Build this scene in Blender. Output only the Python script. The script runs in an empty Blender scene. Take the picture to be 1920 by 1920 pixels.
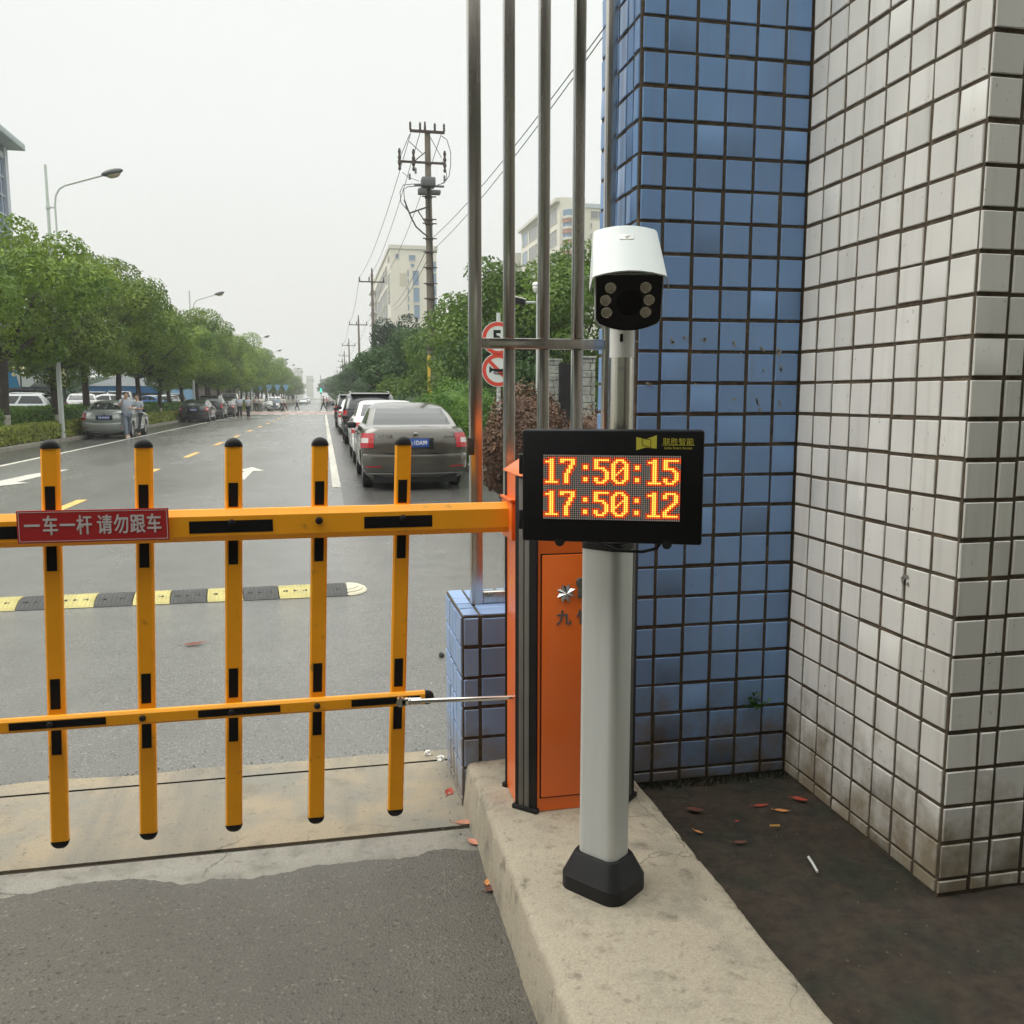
import bpy, bmesh, math, random
from mathutils import Vector, Matrix, noise
R = math.radians
S = bpy.context.scene
COL = S.collection

# ------------------------------------------------------------------ camera
EYE = 1.55
PITCH, YAW = R(7.346), R(11.942)
cd = bpy.data.cameras.new('camera'); cam = bpy.data.objects.new('camera', cd); COL.objects.link(cam)
cd.sensor_width = 36; cd.lens = 36 * 1660 / 1920; cd.clip_end = 5000; cd.clip_start = 0.05
cam.location = (0, 0, EYE); cam.rotation_euler = (R(90) - PITCH, 0, -YAW)
S.camera = cam

# ------------------------------------------------------------------ overcast sky
w = bpy.data.worlds.new('World'); S.world = w; w.use_nodes = True
nt = w.node_tree; N = nt.nodes; L = nt.links; N.clear()
out = N.new('ShaderNodeOutputWorld'); bg = N.new('ShaderNodeBackground'); bg.inputs[1].default_value = 0.1
sky = N.new('ShaderNodeTexSky'); sky.sky_type = 'NISHITA'; sky.sun_disc = False
sky.sun_elevation = R(52); sky.sun_rotation = R(-88); sky.dust_density = 6; sky.air_density = 1.6
hsv = N.new('ShaderNodeHueSaturation'); hsv.inputs['Saturation'].default_value = 0.12
L.new(sky.outputs[0], hsv.inputs['Color'])
# cloud layer: an overcast dome is brighter towards the zenith than near the horizon
tc = N.new('ShaderNodeTexCoord'); sp = N.new('ShaderNodeSeparateXYZ'); L.new(tc.outputs['Generated'], sp.inputs[0])
rmp = N.new('ShaderNodeValToRGB'); L.new(sp.outputs['Z'], rmp.inputs[0])
cr = rmp.color_ramp; cr.elements[0].position = 0.0; cr.elements[1].position = 1.0
SKY = [(0.0, (.80, .79, .745)), (0.10, (.87, .87, .83)), (0.24, (.93, .955, .925)), (0.40, (.98, 1.0, .97)), (0.58, (2.0, 2.02, 1.94)), (1.0, (3.4, 3.45, 3.3))]
cr.elements[0].color = (*[c / 3.5 for c in SKY[0][1]], 1); cr.elements[1].color = (*[c / 3.5 for c in SKY[-1][1]], 1)
for p_, c_ in SKY[1:-1]:
    e = cr.elements.new(p_); e.color = (*[c / 3.5 for c in c_], 1)
nz = N.new('ShaderNodeTexNoise'); nz.inputs['Scale'].default_value = 2.2; nz.inputs['Detail'].default_value = 3
mp = N.new('ShaderNodeMapping'); mp.inputs['Scale'].default_value = (1, 1, 2.5); L.new(tc.outputs['Generated'], mp.inputs[0]); L.new(mp.outputs[0], nz.inputs[0])
mr = N.new('ShaderNodeMapRange'); mr.inputs[3].default_value = 33.4; mr.inputs[4].default_value = 36.4; L.new(nz.outputs[0], mr.inputs[0])
sc_ = N.new('ShaderNodeVectorMath'); sc_.operation = 'SCALE'; L.new(rmp.outputs[0], sc_.inputs[0]); L.new(mr.outputs[0], sc_.inputs['Scale'])
mix = N.new('ShaderNodeMix'); mix.data_type = 'RGBA'; mix.inputs[0].default_value = 0.97
L.new(hsv.outputs[0], mix.inputs[6]); L.new(sc_.outputs[0], mix.inputs[7])
L.new(mix.outputs[2], bg.inputs[0]); L.new(bg.outputs[0], out.inputs[0])

sl = bpy.data.lights.new('sun', 'SUN'); so = bpy.data.objects.new('sun', sl); COL.objects.link(so)
sl.energy = 1.3; sl.angle = R(35); sl.color = (1, .97, .92)
so.rotation_euler = (R(38), 0, R(-93))      # high, behind thin cloud, from the left
S.view_settings.view_transform = 'Standard'; S.view_settings.look = 'None'; S.view_settings.exposure = 0.0; S.view_settings.gamma = 1
S.render.engine = 'CYCLES'
S.cycles.use_denoising = True; S.cycles.max_bounces = 8; S.cycles.volume_bounces = 0
S.cycles.transparent_max_bounces = 8

# ------------------------------------------------------------------ survey: sight lines of the photograph (1920 px) to places on the ground
_Rv = Vector((math.cos(YAW), -math.sin(YAW), 0))
_Fv = Vector((math.sin(YAW) * math.cos(PITCH), math.cos(YAW) * math.cos(PITCH), -math.sin(PITCH)))
_Uv = Vector((math.sin(YAW) * math.sin(PITCH), math.cos(YAW) * math.sin(PITCH), math.cos(PITCH)))
def ray(x, y): return _Rv * ((x - 960) / 1660) + _Uv * ((960 - y) / 1660) + _Fv
def G(x, y, z=0.0):
    d = ray(x, y); t = (z - EYE) / d.z; return Vector((t * d.x, t * d.y, z))
def AY(x, y, Y):
    d = ray(x, y); t = Y / d.y; return Vector((t * d.x, Y, EYE + t * d.z))
def XA(x, Y): d = ray(x, 746); return Y * d.x / d.y

# ------------------------------------------------------------------ mesh helpers
class MB:
    def __init__(s): s.v = []; s.f = []; s.mi = []
    def add(s, vs, fs, mi=0):
        b = len(s.v); s.v += [tuple(v) for v in vs]; s.f += [tuple(b + i for i in f) for f in fs]; s.mi += [mi] * len(fs); return s
    def box(s, x0, x1, y0, y1, z0, z1, mi=0, M=None):
        vs = [Vector((x, y, z)) for z in (z0, z1) for y in (y0, y1) for x in (x0, x1)]
        if M is not None: vs = [M @ v for v in vs]
        return s.add(vs, [(0, 2, 3, 1), (4, 5, 7, 6), (0, 1, 5, 4), (2, 6, 7, 3), (0, 4, 6, 2), (1, 3, 7, 5)], mi)
    def bbox(s, x0, x1, y0, y1, z0, z1, b=.004, mi=0, M=None, seg=2):
        bm = bmesh.new(); bmesh.ops.create_cube(bm, size=1)
        for v in bm.verts: v.co = Vector(((x0 + x1) / 2 + v.co.x * (x1 - x0), (y0 + y1) / 2 + v.co.y * (y1 - y0), (z0 + z1) / 2 + v.co.z * (z1 - z0)))
        bmesh.ops.bevel(bm, geom=list(bm.edges), offset=b, segments=seg, affect='EDGES', profile=.5)
        return s.frombm(bm, mi, M)
    def frombm(s, bm, mi=0, M=None):
        bm.verts.index_update()
        s.add([(M @ v.co) if M is not None else v.co.copy() for v in bm.verts], [[v.index for v in f.verts] for f in bm.faces], mi); bm.free(); return s
    def prism(s, poly, axis, a0, a1, mi=0, M=None):
        """poly: list of 2D points; axis 'x','y','z' is the extrusion axis (counter-clockwise seen from +axis)."""
        def p3(p, a):
            return Vector((a, p[0], p[1])) if axis == 'x' else Vector((p[1], a, p[0])) if axis == 'y' else Vector((p[0], p[1], a))
        n = len(poly); vs = [p3(p, a0) for p in poly] + [p3(p, a1) for p in poly]
        if M is not None: vs = [M @ v for v in vs]
        fs = [tuple(reversed(range(n))), tuple(range(n, 2 * n))] + [(i, (i + 1) % n, n + (i + 1) % n, n + i) for i in range(n)]
        return s.add(vs, fs, mi)
    def tube(s, pts, r, n=8, mi=0, cap=True):
        pts = [Vector(p) for p in pts]; rs = r if isinstance(r, (list, tuple)) else [r] * len(pts)
        t0 = (pts[1] - pts[0]).normalized(); up = Vector((0, 0, 1)) if abs(t0.z) < .9 else Vector((0, 1, 0))
        u = t0.cross(up).normalized(); vs = []
        for i, p in enumerate(pts):
            t = ((pts[min(i + 1, len(pts) - 1)] - pts[max(i - 1, 0)])).normalized()
            u = (u - t * u.dot(t)).normalized(); v_ = t.cross(u)
            for k in range(n):
                a = 2 * math.pi * k / n; vs.append(p + (u * math.cos(a) + v_ * math.sin(a)) * rs[i])
        fs = [(i * n + k, i * n + (k + 1) % n, (i + 1) * n + (k + 1) % n, (i + 1) * n + k) for i in range(len(pts) - 1) for k in range(n)]
        if cap: fs += [tuple(reversed(range(n))), tuple((len(pts) - 1) * n + k for k in range(n))]
        return s.add(vs, fs, mi)
    def lathe(s, prof, n=16, M=None, mi=0):
        """prof: (r, z) bottom to top; closes at r=0 ends."""
        vs = []; 
        for r, z in prof:
            for k in range(n):
                a = 2 * math.pi * k / n; vs.append(Vector((r * math.cos(a), r * math.sin(a), z)))
        if M is not None: vs = [M @ v for v in vs]
        m = len(prof); fs = [(i * n + k, i * n + (k + 1) % n, (i + 1) * n + (k + 1) % n, (i + 1) * n + k) for i in range(m - 1) for k in range(n)]
        fs += [tuple(reversed(range(n))), tuple((m - 1) * n + k for k in range(n))]
        return s.add(vs, fs, mi)
    def disc(s, c, r, n=12, M=None, mi=0):
        vs = [Vector((c[0] + r * math.cos(2 * math.pi * k / n), c[1], c[2] + r * math.sin(2 * math.pi * k / n))) for k in range(n)]
        if M is not None: vs = [M @ v for v in vs]
        return s.add(vs, [tuple(range(n))], mi)
    def quad(s, a, b, c, d, mi=0): return s.add([a, b, c, d], [(0, 1, 2, 3)], mi)

def link(name, data, parent=None):
    o = bpy.data.objects.new(name, data); COL.objects.link(o)
    if parent is not None: o.parent = parent
    return o
def part(name, mb, mats, parent=None, angle=30, loc=None, weld=False):
    """One mesh object. With a parent the vertices are world coordinates and are shifted to the parent's base."""
    if not isinstance(mats, (list, tuple)): mats = [mats]
    off = Vector(parent_loc(parent)) if parent is not None else (Vector(loc) if loc is not None else Vector((0, 0, 0)))
    me = bpy.data.meshes.new(name)
    me.from_pydata([(v[0] - off.x, v[1] - off.y, v[2] - off.z) for v in mb.v], [], mb.f); me.update()
    for m in mats: me.materials.append(m)
    if len(mats) > 1: me.polygons.foreach_set('material_index', mb.mi)
    if weld:
        bm = bmesh.new(); bm.from_mesh(me); bmesh.ops.remove_doubles(bm, verts=bm.verts, dist=1e-4)
        bmesh.ops.dissolve_degenerate(bm, dist=1e-5, edges=bm.edges); bm.to_mesh(me); bm.free()
    if angle is not None and len(me.polygons):
        me.shade_smooth()
        try: me.set_sharp_from_angle(angle=R(angle))
        except Exception: pass
    o = link(name, me, parent)
    if parent is None and loc is not None: o.location = loc
    return o
def parent_loc(p):
    v = Vector((0, 0, 0))
    while p is not None: v = v + Vector(p.location); p = p.parent
    return v
def tag(o, label=None, cat=None, group=None, kind=None):
    if label: o['label'] = label
    if cat: o['category'] = cat
    if group: o['group'] = group
    if kind: o['kind'] = kind
    return o
def thing(name, label, cat, loc=(0, 0, 0), group=None):
    o = bpy.data.objects.new(name, None); COL.objects.link(o); o.location = loc; o.empty_display_size = .2
    return tag(o, label, cat, group)
def struct(name, mb, m, angle=None): return tag(part(name, mb, m, None, angle), kind='structure')
def dup(root, loc, rz=0.0, label=None, group=None, scale=None):
    r = root.copy(); COL.objects.link(r); r.location = loc; r.rotation_euler = (0, 0, rz)
    if scale: r.scale = scale
    if label: r['label'] = label
    if group: r['group'] = group
    for ch in list(root.children):
        c = ch.copy(); COL.objects.link(c); c.parent = r
        for g in list(ch.children):
            d = g.copy(); COL.objects.link(d); d.parent = c
    return r
def text_mb(body, size, M, mi=0, depth=0.0, bold=0.0, sx=1.0, align='CENTER'):
    """Lettering as real mesh: M maps text plane (x right, y up) to the place."""
    c = bpy.data.curves.new('lettering', 'FONT'); c.body = body; c.size = size; c.align_x = align; c.align_y = 'CENTER'
    c.offset = bold; c.extrude = depth; c.resolution_u = 3
    o = bpy.data.objects.new('lettering', c); COL.objects.link(o)
    dg = bpy.context.evaluated_depsgraph_get(); me = bpy.data.meshes.new_from_object(o.evaluated_get(dg))
    mb = MB(); mb.add([M @ Vector((v.co.x * sx, v.co.y, v.co.z)) for v in me.vertices], [list(p.vertices) for p in me.polygons], mi)
    bpy.data.objects.remove(o); bpy.data.curves.remove(c); bpy.data.meshes.remove(me); return mb
def merge(a, b):
    n = len(a.v); a.v += b.v; a.f += [tuple(n + i for i in f) for f in b.f]; a.mi += b.mi; return a
def frame(origin, xdir, ydir):
    x = Vector(xdir).normalized(); y = Vector(ydir).normalized(); z = x.cross(y)
    m = Matrix((x, y, z)).transposed().to_4x4(); m.translation = Vector(origin); return m

# ------------------------------------------------------------------ materials
def mat(name, col, rough=.5, metal=0.0, var=0.0, vscale=4.0, col2=None, c2scale=3.0, c2lo=.45, c2hi=.65, bump=0.0, bscale=60.0, rvar=0.0,
        spec=.5, coat=0.0, emit=None, estr=0.0, objvar=0.0, trans=0.0, stretch=None, detail=5.0):
    m = bpy.data.materials.new(name); m.use_nodes = True; nt = m.node_tree; N = nt.nodes; L = nt.links
    b = N['Principled BSDF']; b.inputs['Roughness'].default_value = rough; b.inputs['Metallic'].default_value = metal
    b.inputs['Specular IOR Level'].default_value = spec; b.inputs['Coat Weight'].default_value = coat; b.inputs['Coat Roughness'].default_value = .06
    c = None
    tc = N.new('ShaderNodeTexCoord'); src = tc.outputs['Object']
    if stretch:
        mp = N.new('ShaderNodeMapping'); mp.inputs['Scale'].default_value = stretch; L.new(src, mp.inputs[0]); src = mp.outputs[0]
    def noise_(sc, det=detail, rg=.55):
        n = N.new('ShaderNodeTexNoise'); n.inputs['Scale'].default_value = sc; n.inputs['Detail'].default_value = det; n.inputs['Roughness'].default_value = rg
        L.new(src, n.inputs['Vector']); return n
    def rgb(cc):
        r = N.new('ShaderNodeRGB'); r.outputs[0].default_value = (*cc, 1); return r.outputs[0]
    def mixc(f, a, bb, blend='MIX'):
        x = N.new('ShaderNodeMix'); x.data_type = 'RGBA'; x.blend_type = blend
        if isinstance(f, float): x.inputs[0].default_value = f
        else: L.new(f, x.inputs[0])
        L.new(a, x.inputs[6]); L.new(bb, x.inputs[7]); return x.outputs[2]
    c = rgb(col)
    if col2:
        n = noise_(c2scale); r = N.new('ShaderNodeMapRange'); r.inputs[1].default_value = c2lo; r.inputs[2].default_value = c2hi; L.new(n.outputs[0], r.inputs[0])
        c = mixc(r.outputs[0], c, rgb(col2))
    if var:
        n = noise_(vscale); r = N.new('ShaderNodeMapRange'); r.inputs[1].default_value = .25; r.inputs[2].default_value = .75; r.inputs[3].default_value = 1 - var; r.inputs[4].default_value = 1 + var
        L.new(n.outputs[0], r.inputs[0]); h = N.new('ShaderNodeHueSaturation'); L.new(c, h.inputs['Color']); L.new(r.outputs[0], h.inputs['Value']); c = h.outputs[0]
    if objvar:
        oi = N.new('ShaderNodeObjectInfo'); r = N.new('ShaderNodeMapRange'); r.inputs[3].default_value = 1 - objvar; r.inputs[4].default_value = 1 + objvar; L.new(oi.outputs['Random'], r.inputs[0])
        h = N.new('ShaderNodeHueSaturation'); L.new(c, h.inputs['Color']); L.new(r.outputs[0], h.inputs['Value']); c = h.outputs[0]
    L.new(c, b.inputs['Base Color'])
    if rvar:
        n = noise_(vscale * .7); r = N.new('ShaderNodeMapRange'); r.inputs[1].default_value = .3; r.inputs[2].default_value = .7; r.inputs[3].default_value = max(.02, rough - rvar); r.inputs[4].default_value = min(1, rough + rvar)
        L.new(n.outputs[0], r.inputs[0]); L.new(r.outputs[0], b.inputs['Roughness'])
    if bump:
        n = noise_(bscale, 4.0); bp = N.new('ShaderNodeBump'); bp.inputs['Strength'].default_value = bump; bp.inputs['Distance'].default_value = .01
        L.new(n.outputs[0], bp.inputs['Height']); L.new(bp.outputs[0], b.inputs['Normal'])
    if emit: b.inputs['Emission Color'].default_value = (*emit, 1); b.inputs['Emission Strength'].default_value = estr
    if trans:
        tr = N.new('ShaderNodeBsdfTranslucent'); L.new(c, tr.inputs[0]); ms = N.new('ShaderNodeMixShader'); ms.inputs[0].default_value = trans
        L.new(b.outputs[0], ms.inputs[1]); L.new(tr.outputs[0], ms.inputs[2]); L.new(ms.outputs[0], N['Material Output'].inputs[0])
    return m

def node_asphalt(name, base, wet, patch):
    """Aggregate asphalt: fine light and dark stones, broad worn tone, damp patches that are smoother and darker."""
    m = bpy.data.materials.new(name); m.use_nodes = True; nt = m.node_tree; N = nt.nodes; L = nt.links; b = N['Principled BSDF']
    tc = N.new('ShaderNodeTexCoord')
    def nz(sc, det=4, rg=.6, st=None):
        n = N.new('ShaderNodeTexNoise'); n.inputs['Scale'].default_value = sc; n.inputs['Detail'].default_value = det; n.inputs['Roughness'].default_value = rg
        if st:
            mp = N.new('ShaderNodeMapping'); mp.inputs['Scale'].default_value = st; L.new(tc.outputs['Object'], mp.inputs[0]); L.new(mp.outputs[0], n.inputs[0])
        else: L.new(tc.outputs['Object'], n.inputs[0])
        return n.outputs[0]
    def rng(s, a, b_, c, d):
        r = N.new('ShaderNodeMapRange'); r.inputs[1].default_value = a; r.inputs[2].default_value = b_; r.inputs[3].default_value = c; r.inputs[4].default_value = d; L.new(s, r.inputs[0]); return r.outputs[0]
    def mul(a, b_):
        x = N.new('ShaderNodeMath'); x.operation = 'MULTIPLY'; L.new(a, x.inputs[0]); L.new(b_, x.inputs[1]); return x.outputs[0]
    broad = nz(.35, 6, .6, (1, .25, 1)); mid = nz(2.5, 5); fine = nz(140, 2, .7)
    vo = N.new('ShaderNodeTexVoronoi'); vo.inputs['Scale'].default_value = 130; L.new(tc.outputs['Object'], vo.inputs[0])
    sepc = N.new('ShaderNodeSeparateColor'); L.new(vo.outputs['Color'], sepc.inputs[0])
    v = mul(mul(rng(broad, .3, .7, 1 - patch, 1 + patch), rng(mid, .3, .7, .9, 1.1)), rng(fine, .3, .7, .72, 1.28))
    v = mul(v, rng(sepc.outputs[0], .93, 1.0, 1.0, 1.8)); v = mul(v, rng(sepc.outputs[1], .9, 1.0, 1.0, .45))
    c = N.new('ShaderNodeHueSaturation'); c.inputs['Color'].default_value = (*base, 1); L.new(v, c.inputs['Value']); L.new(c.outputs[0], b.inputs['Base Color'])
    L.new(rng(broad, .35, .65, wet[0], wet[1]), b.inputs['Roughness'])
    bp = N.new('ShaderNodeBump'); bp.inputs['Strength'].default_value = .35; bp.inputs['Distance'].default_value = .006; L.new(vo.outputs['Distance'], bp.inputs['Height']); L.new(bp.outputs[0], b.inputs['Normal'])
    b.inputs['Specular IOR Level'].default_value = .5
    return m

M = {}
M['asphalt'] = node_asphalt('asphalt', (.135, .133, .122), (.16, .34), .09)
M['damp_reflection_asphalt'] = node_asphalt('damp_reflection_asphalt', (.075, .073, .068), (.12, .30), .12)  # damp tone plus the dark reflection of bushes, both put into the base colour
M['rough_asphalt'] = node_asphalt('rough_asphalt', (.10, .09, .072), (.4, .75), .30)
M['concrete_plain'] = mat('concrete', (.33, .285, .205), .75, var=.28, vscale=9, col2=(.21, .20, .165), c2scale=2.6, c2lo=.44, c2hi=.60, bump=.5, bscale=60, detail=9)
M['plinth_plain'] = mat('plinth_concrete', (.38, .34, .265), .8, var=.26, vscale=10, col2=(.19, .17, .135), c2scale=5, c2lo=.52, c2hi=.68, bump=.55, bscale=50, detail=9)
M['patch_plain'] = mat('cement_patch', (.27, .265, .235), .7, var=.3, vscale=14, col2=(.17, .16, .135), c2scale=6, bump=.5, bscale=60, detail=9)
M['soil'] = mat('soil', (.042, .031, .021), .95, var=.5, vscale=22, col2=(.024, .026, .016), c2scale=4, bump=.8, bscale=40)
M['earth'] = mat('earth', (.10, .085, .06), .95, var=.3, vscale=2, bump=.4, bscale=20)
M['grass'] = mat('lawn', (.07, .12, .03), .9, var=.35, vscale=1.2, bump=.5, bscale=30)
M['kerb'] = mat('kerb_stone', (.22, .205, .17), .8, var=.2, vscale=3)
M['paving'] = mat('paving', (.25, .24, .22), .7, var=.2, vscale=2)
def node_concrete(name, base, stain, dark, s1=2.4, crack=1.6, lo=.46, hi=.62, damp=0.0):
    """Cast concrete: cloudy stains at two scales, trowel grain, pores, hairline cracks."""
    m = bpy.data.materials.new(name); m.use_nodes = True; nt = m.node_tree; N = nt.nodes; L = nt.links; b = N['Principled BSDF']; b.inputs['Roughness'].default_value = .75
    tc = N.new('ShaderNodeTexCoord'); o = tc.outputs['Object']
    def nz(sc, det=8, rg=.62, src=o):
        n = N.new('ShaderNodeTexNoise'); n.inputs['Scale'].default_value = sc; n.inputs['Detail'].default_value = det; n.inputs['Roughness'].default_value = rg; L.new(src, n.inputs[0]); return n
    def rng(s, a, b_, c, d):
        r = N.new('ShaderNodeMapRange'); r.inputs[1].default_value = a; r.inputs[2].default_value = b_; r.inputs[3].default_value = c; r.inputs[4].default_value = d; L.new(s, r.inputs[0]); return r.outputs[0]
    def mx(f, a, c):
        x = N.new('ShaderNodeMix'); x.data_type = 'RGBA'; L.new(f, x.inputs[0])
        for k, q in ((6, a), (7, c)):
            if isinstance(q, tuple): x.inputs[k].default_value = (*q, 1)
            else: L.new(q, x.inputs[k])
        return x.outputs[2]
    def mul(a, c):
        x = N.new('ShaderNodeMath'); x.operation = 'MULTIPLY'; L.new(a, x.inputs[0]); L.new(c, x.inputs[1]); return x.outputs[0]
    c = mx(rng(nz(s1).outputs[0], lo, hi, 0, 1), base, stain)
    c = mx(rng(nz(s1 * 3.7).outputs[0], .56, .72, 0, .8), c, dark)
    mpw = N.new('ShaderNodeMapping'); mpw.inputs['Scale'].default_value = (1.9, .22, 1); L.new(o, mpw.inputs[0])
    c = mx(rng(nz(1.0, 6, .6, mpw.outputs[0]).outputs[0], .50, .64, 0, damp), c, tuple(q * .62 + .035 for q in stain))
    grain = rng(nz(160, 3, .7).outputs[0], .3, .7, .82, 1.18); fleck = rng(nz(34, 4, .7).outputs[0], .60, .72, 1, .62)
    vo = N.new('ShaderNodeTexVoronoi'); vo.inputs['Scale'].default_value = 85; L.new(o, vo.inputs[0]); pore = rng(vo.outputs['Distance'], .05, .16, .5, 1); sc_ = N.new('ShaderNodeSeparateColor'); L.new(vo.outputs['Color'], sc_.inputs[0])
    wob = N.new('ShaderNodeMix'); wob.data_type = 'VECTOR'; wob.inputs[0].default_value = .16; L.new(o, wob.inputs[4]); L.new(nz(3.5, 5).outputs['Color'], wob.inputs[5])
    vc = N.new('ShaderNodeTexVoronoi'); vc.feature = 'DISTANCE_TO_EDGE'; vc.inputs['Scale'].default_value = crack; L.new(wob.outputs[1], vc.inputs[0]); gate = rng(nz(1.3, 2).outputs[0], .50, .58, 0, 1)
    cr_ = N.new('ShaderNodeMath'); cr_.operation = 'MULTIPLY_ADD'; L.new(rng(vc.outputs['Distance'], .0, .006, -.55, 0), cr_.inputs[0]); L.new(gate, cr_.inputs[1]); cr_.inputs[2].default_value = 1
    v = mul(mul(mul(grain, fleck), pore), cr_.outputs[0])
    h = N.new('ShaderNodeHueSaturation'); L.new(c, h.inputs['Color']); L.new(v, h.inputs['Value']); L.new(h.outputs[0], b.inputs['Base Color'])
    bp = N.new('ShaderNodeBump'); bp.inputs['Strength'].default_value = .55; bp.inputs['Distance'].default_value = .004; L.new(v, bp.inputs['Height']); L.new(bp.outputs[0], b.inputs['Normal'])
    return m
M['concrete'] = node_concrete('concrete', (.30, .25, .17), (.21, .20, .165), (.16, .135, .095), 1.9, 1.1, damp=.85)
M['plinth'] = node_concrete('plinth_concrete', (.37, .325, .245), (.25, .225, .175), (.13, .115, .085), 4.5, 2.0, .50, .66)
M['patch'] = node_concrete('cement_patch', (.27, .255, .215), (.18, .17, .14), (.12, .11, .09), 5, 1.5)
M['white_paint'] = mat('road_white', (.48, .465, .40), .6, var=.15, vscale=6, col2=(.28, .275, .245), c2scale=14, c2lo=.48, c2hi=.68)
M['yellow_line'] = mat('road_yellow', (.62, .36, .09), .6, var=.15, vscale=6, col2=(.35, .26, .14), c2scale=14, c2lo=.55, c2hi=.75)
M['red_band'] = mat('red_paving', (.30, .215, .185), .6, var=.2, vscale=1.5)
M['grout'] = mat('grout', (.085, .066, .043), .95, var=.45, vscale=30, col2=(.14, .10, .06), c2scale=9, c2lo=.55, c2hi=.7, bump=.5, bscale=120)
def tile_mat(name, col, dirt_z=None):
    """Glazed tile: slight tone change from tile to tile, grime splashed on the lowest rows."""
    m = mat(name, col, .28, var=.05, vscale=5, spec=.5); nt = m.node_tree; N = nt.nodes; L = nt.links; b = N['Principled BSDF']
    cur = b.inputs['Base Color'].links[0].from_socket
    at = N.new('ShaderNodeAttribute'); at.attribute_name = 'tone'; h = N.new('ShaderNodeHueSaturation'); L.new(cur, h.inputs['Color'])
    r = N.new('ShaderNodeMapRange'); r.inputs[3].default_value = .89; r.inputs[4].default_value = 1.05; L.new(at.outputs['Fac'], r.inputs[0]); L.new(r.outputs[0], h.inputs['Value'])
    g = N.new('ShaderNodeNewGeometry'); s = N.new('ShaderNodeSeparateXYZ'); L.new(g.outputs['Position'], s.inputs[0])
    n = N.new('ShaderNodeTexNoise'); n.inputs['Scale'].default_value = 6; n.inputs['Detail'].default_value = 5; n.inputs['Roughness'].default_value = .65; L.new(g.outputs['Position'], n.inputs[0])
    a = N.new('ShaderNodeMath'); a.operation = 'MULTIPLY_ADD'; a.inputs[1].default_value = -1.1; L.new(n.outputs[0], a.inputs[0]); L.new(s.outputs['Z'], a.inputs[2])
    q = N.new('ShaderNodeMapRange'); q.inputs[1].default_value = -.18; q.inputs[2].default_value = -.52; q.inputs[3].default_value = 0; q.inputs[4].default_value = .8; L.new(a.outputs[0], q.inputs[0])
    x = N.new('ShaderNodeMix'); x.data_type = 'RGBA'; x.inputs[7].default_value = (.20, .145, .065, 1); L.new(q.outputs[0], x.inputs[0]); L.new(h.outputs[0], x.inputs[6])
    # thin vertical rain streaks and a little grime next to the joints
    mp = N.new('ShaderNodeMapping'); mp.inputs['Scale'].default_value = (26, 26, 1.3); L.new(g.outputs['Position'], mp.inputs[0])
    n2 = N.new('ShaderNodeTexNoise'); n2.inputs['Scale'].default_value = 1; n2.inputs['Detail'].default_value = 5; L.new(mp.outputs[0], n2.inputs[0])
    q2 = N.new('ShaderNodeMapRange'); q2.inputs[1].default_value = .52; q2.inputs[2].default_value = .78; q2.inputs[4].default_value = .20; L.new(n2.outputs[0], q2.inputs[0])
    x2 = N.new('ShaderNodeMix'); x2.data_type = 'RGBA'; x2.inputs[7].default_value = (.22, .19, .14, 1); L.new(q2.outputs[0], x2.inputs[0]); L.new(x.outputs[2], x2.inputs[6])
    n3 = N.new('ShaderNodeTexNoise'); n3.inputs['Scale'].default_value = 55; n3.inputs['Detail'].default_value = 3; L.new(g.outputs['Position'], n3.inputs[0])
    q3 = N.new('ShaderNodeMapRange'); q3.inputs[1].default_value = .70; q3.inputs[2].default_value = .76; q3.inputs[4].default_value = .55; L.new(n3.outputs[0], q3.inputs[0])
    x3 = N.new('ShaderNodeMix'); x3.data_type = 'RGBA'; x3.inputs[7].default_value = (.10, .08, .055, 1); L.new(q3.outputs[0], x3.inputs[0]); L.new(x2.outputs[2], x3.inputs[6])
    L.new(x3.outputs[2], b.inputs['Base Color'])
    return m
M['tile_blue'] = tile_mat('tile_blue', (.195, .335, .59)); M['tile_white'] = tile_mat('tile_white', (.74, .73, .685))
M['tile_pale'] = tile_mat('tile_pale_blue', (.24, .36, .60))
M['orange'] = mat('orange_paint', (.86, .16, .016), .34, var=.06, vscale=3, bump=.04, bscale=500, coat=.2, col2=(.42, .085, .02), c2scale=22, c2lo=.66, c2hi=.80)
M['yellow'] = mat('yellow_paint', (.97, .40, .012), .42, var=.07, vscale=5, spec=.4, col2=(.55, .24, .02), c2scale=26, c2lo=.64, c2hi=.78, rvar=.12)
M['black_tape'] = mat('black_tape', (.006, .006, .007), .6, var=.1, spec=.2)
M['black_plastic'] = mat('black_plastic', (.012, .012, .013), .5, var=.15, vscale=9, spec=.3)
M['black_paint'] = mat('black_paint', (.006, .006, .007), .55, var=.1, spec=.25)
M['gunmetal'] = mat('gunmetal_trim', (.16, .155, .14), .5, metal=.3, var=.12, vscale=9)
M['steel'] = mat('stainless_steel', (.60, .57, .52), .25, metal=1, var=.16, vscale=2.5, rvar=.1, stretch=(8, 8, .6))
M['bright_steel'] = mat('bright_steel', (.62, .60, .56), .2, metal=1, var=.05)
M['chrome'] = mat('chrome', (.50, .50, .50), .14, metal=1)
M['alu'] = mat('grey_aluminium', (.56, .58, .56), .45, metal=.25, var=.05, vscale=6, stretch=(6, 6, .5))
M['white_coat'] = mat('white_coat', (.56, .59, .575), .38, var=.04, vscale=6, col2=(.6, .6, .55), c2scale=40, c2lo=.68, c2hi=.76)
M['white_plastic'] = mat('white_plastic', (.72, .72, .68), .4)
M['lens_black'] = mat('black_glass', (.006, .006, .008), .06, spec=.5)
M['led_lens'] = mat('lamp_lens', (.60, .57, .48), .10, metal=.85, var=.2, vscale=80)
M['sign_red'] = mat('sign_red', (.42, .02, .022), .35, var=.05)
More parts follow.
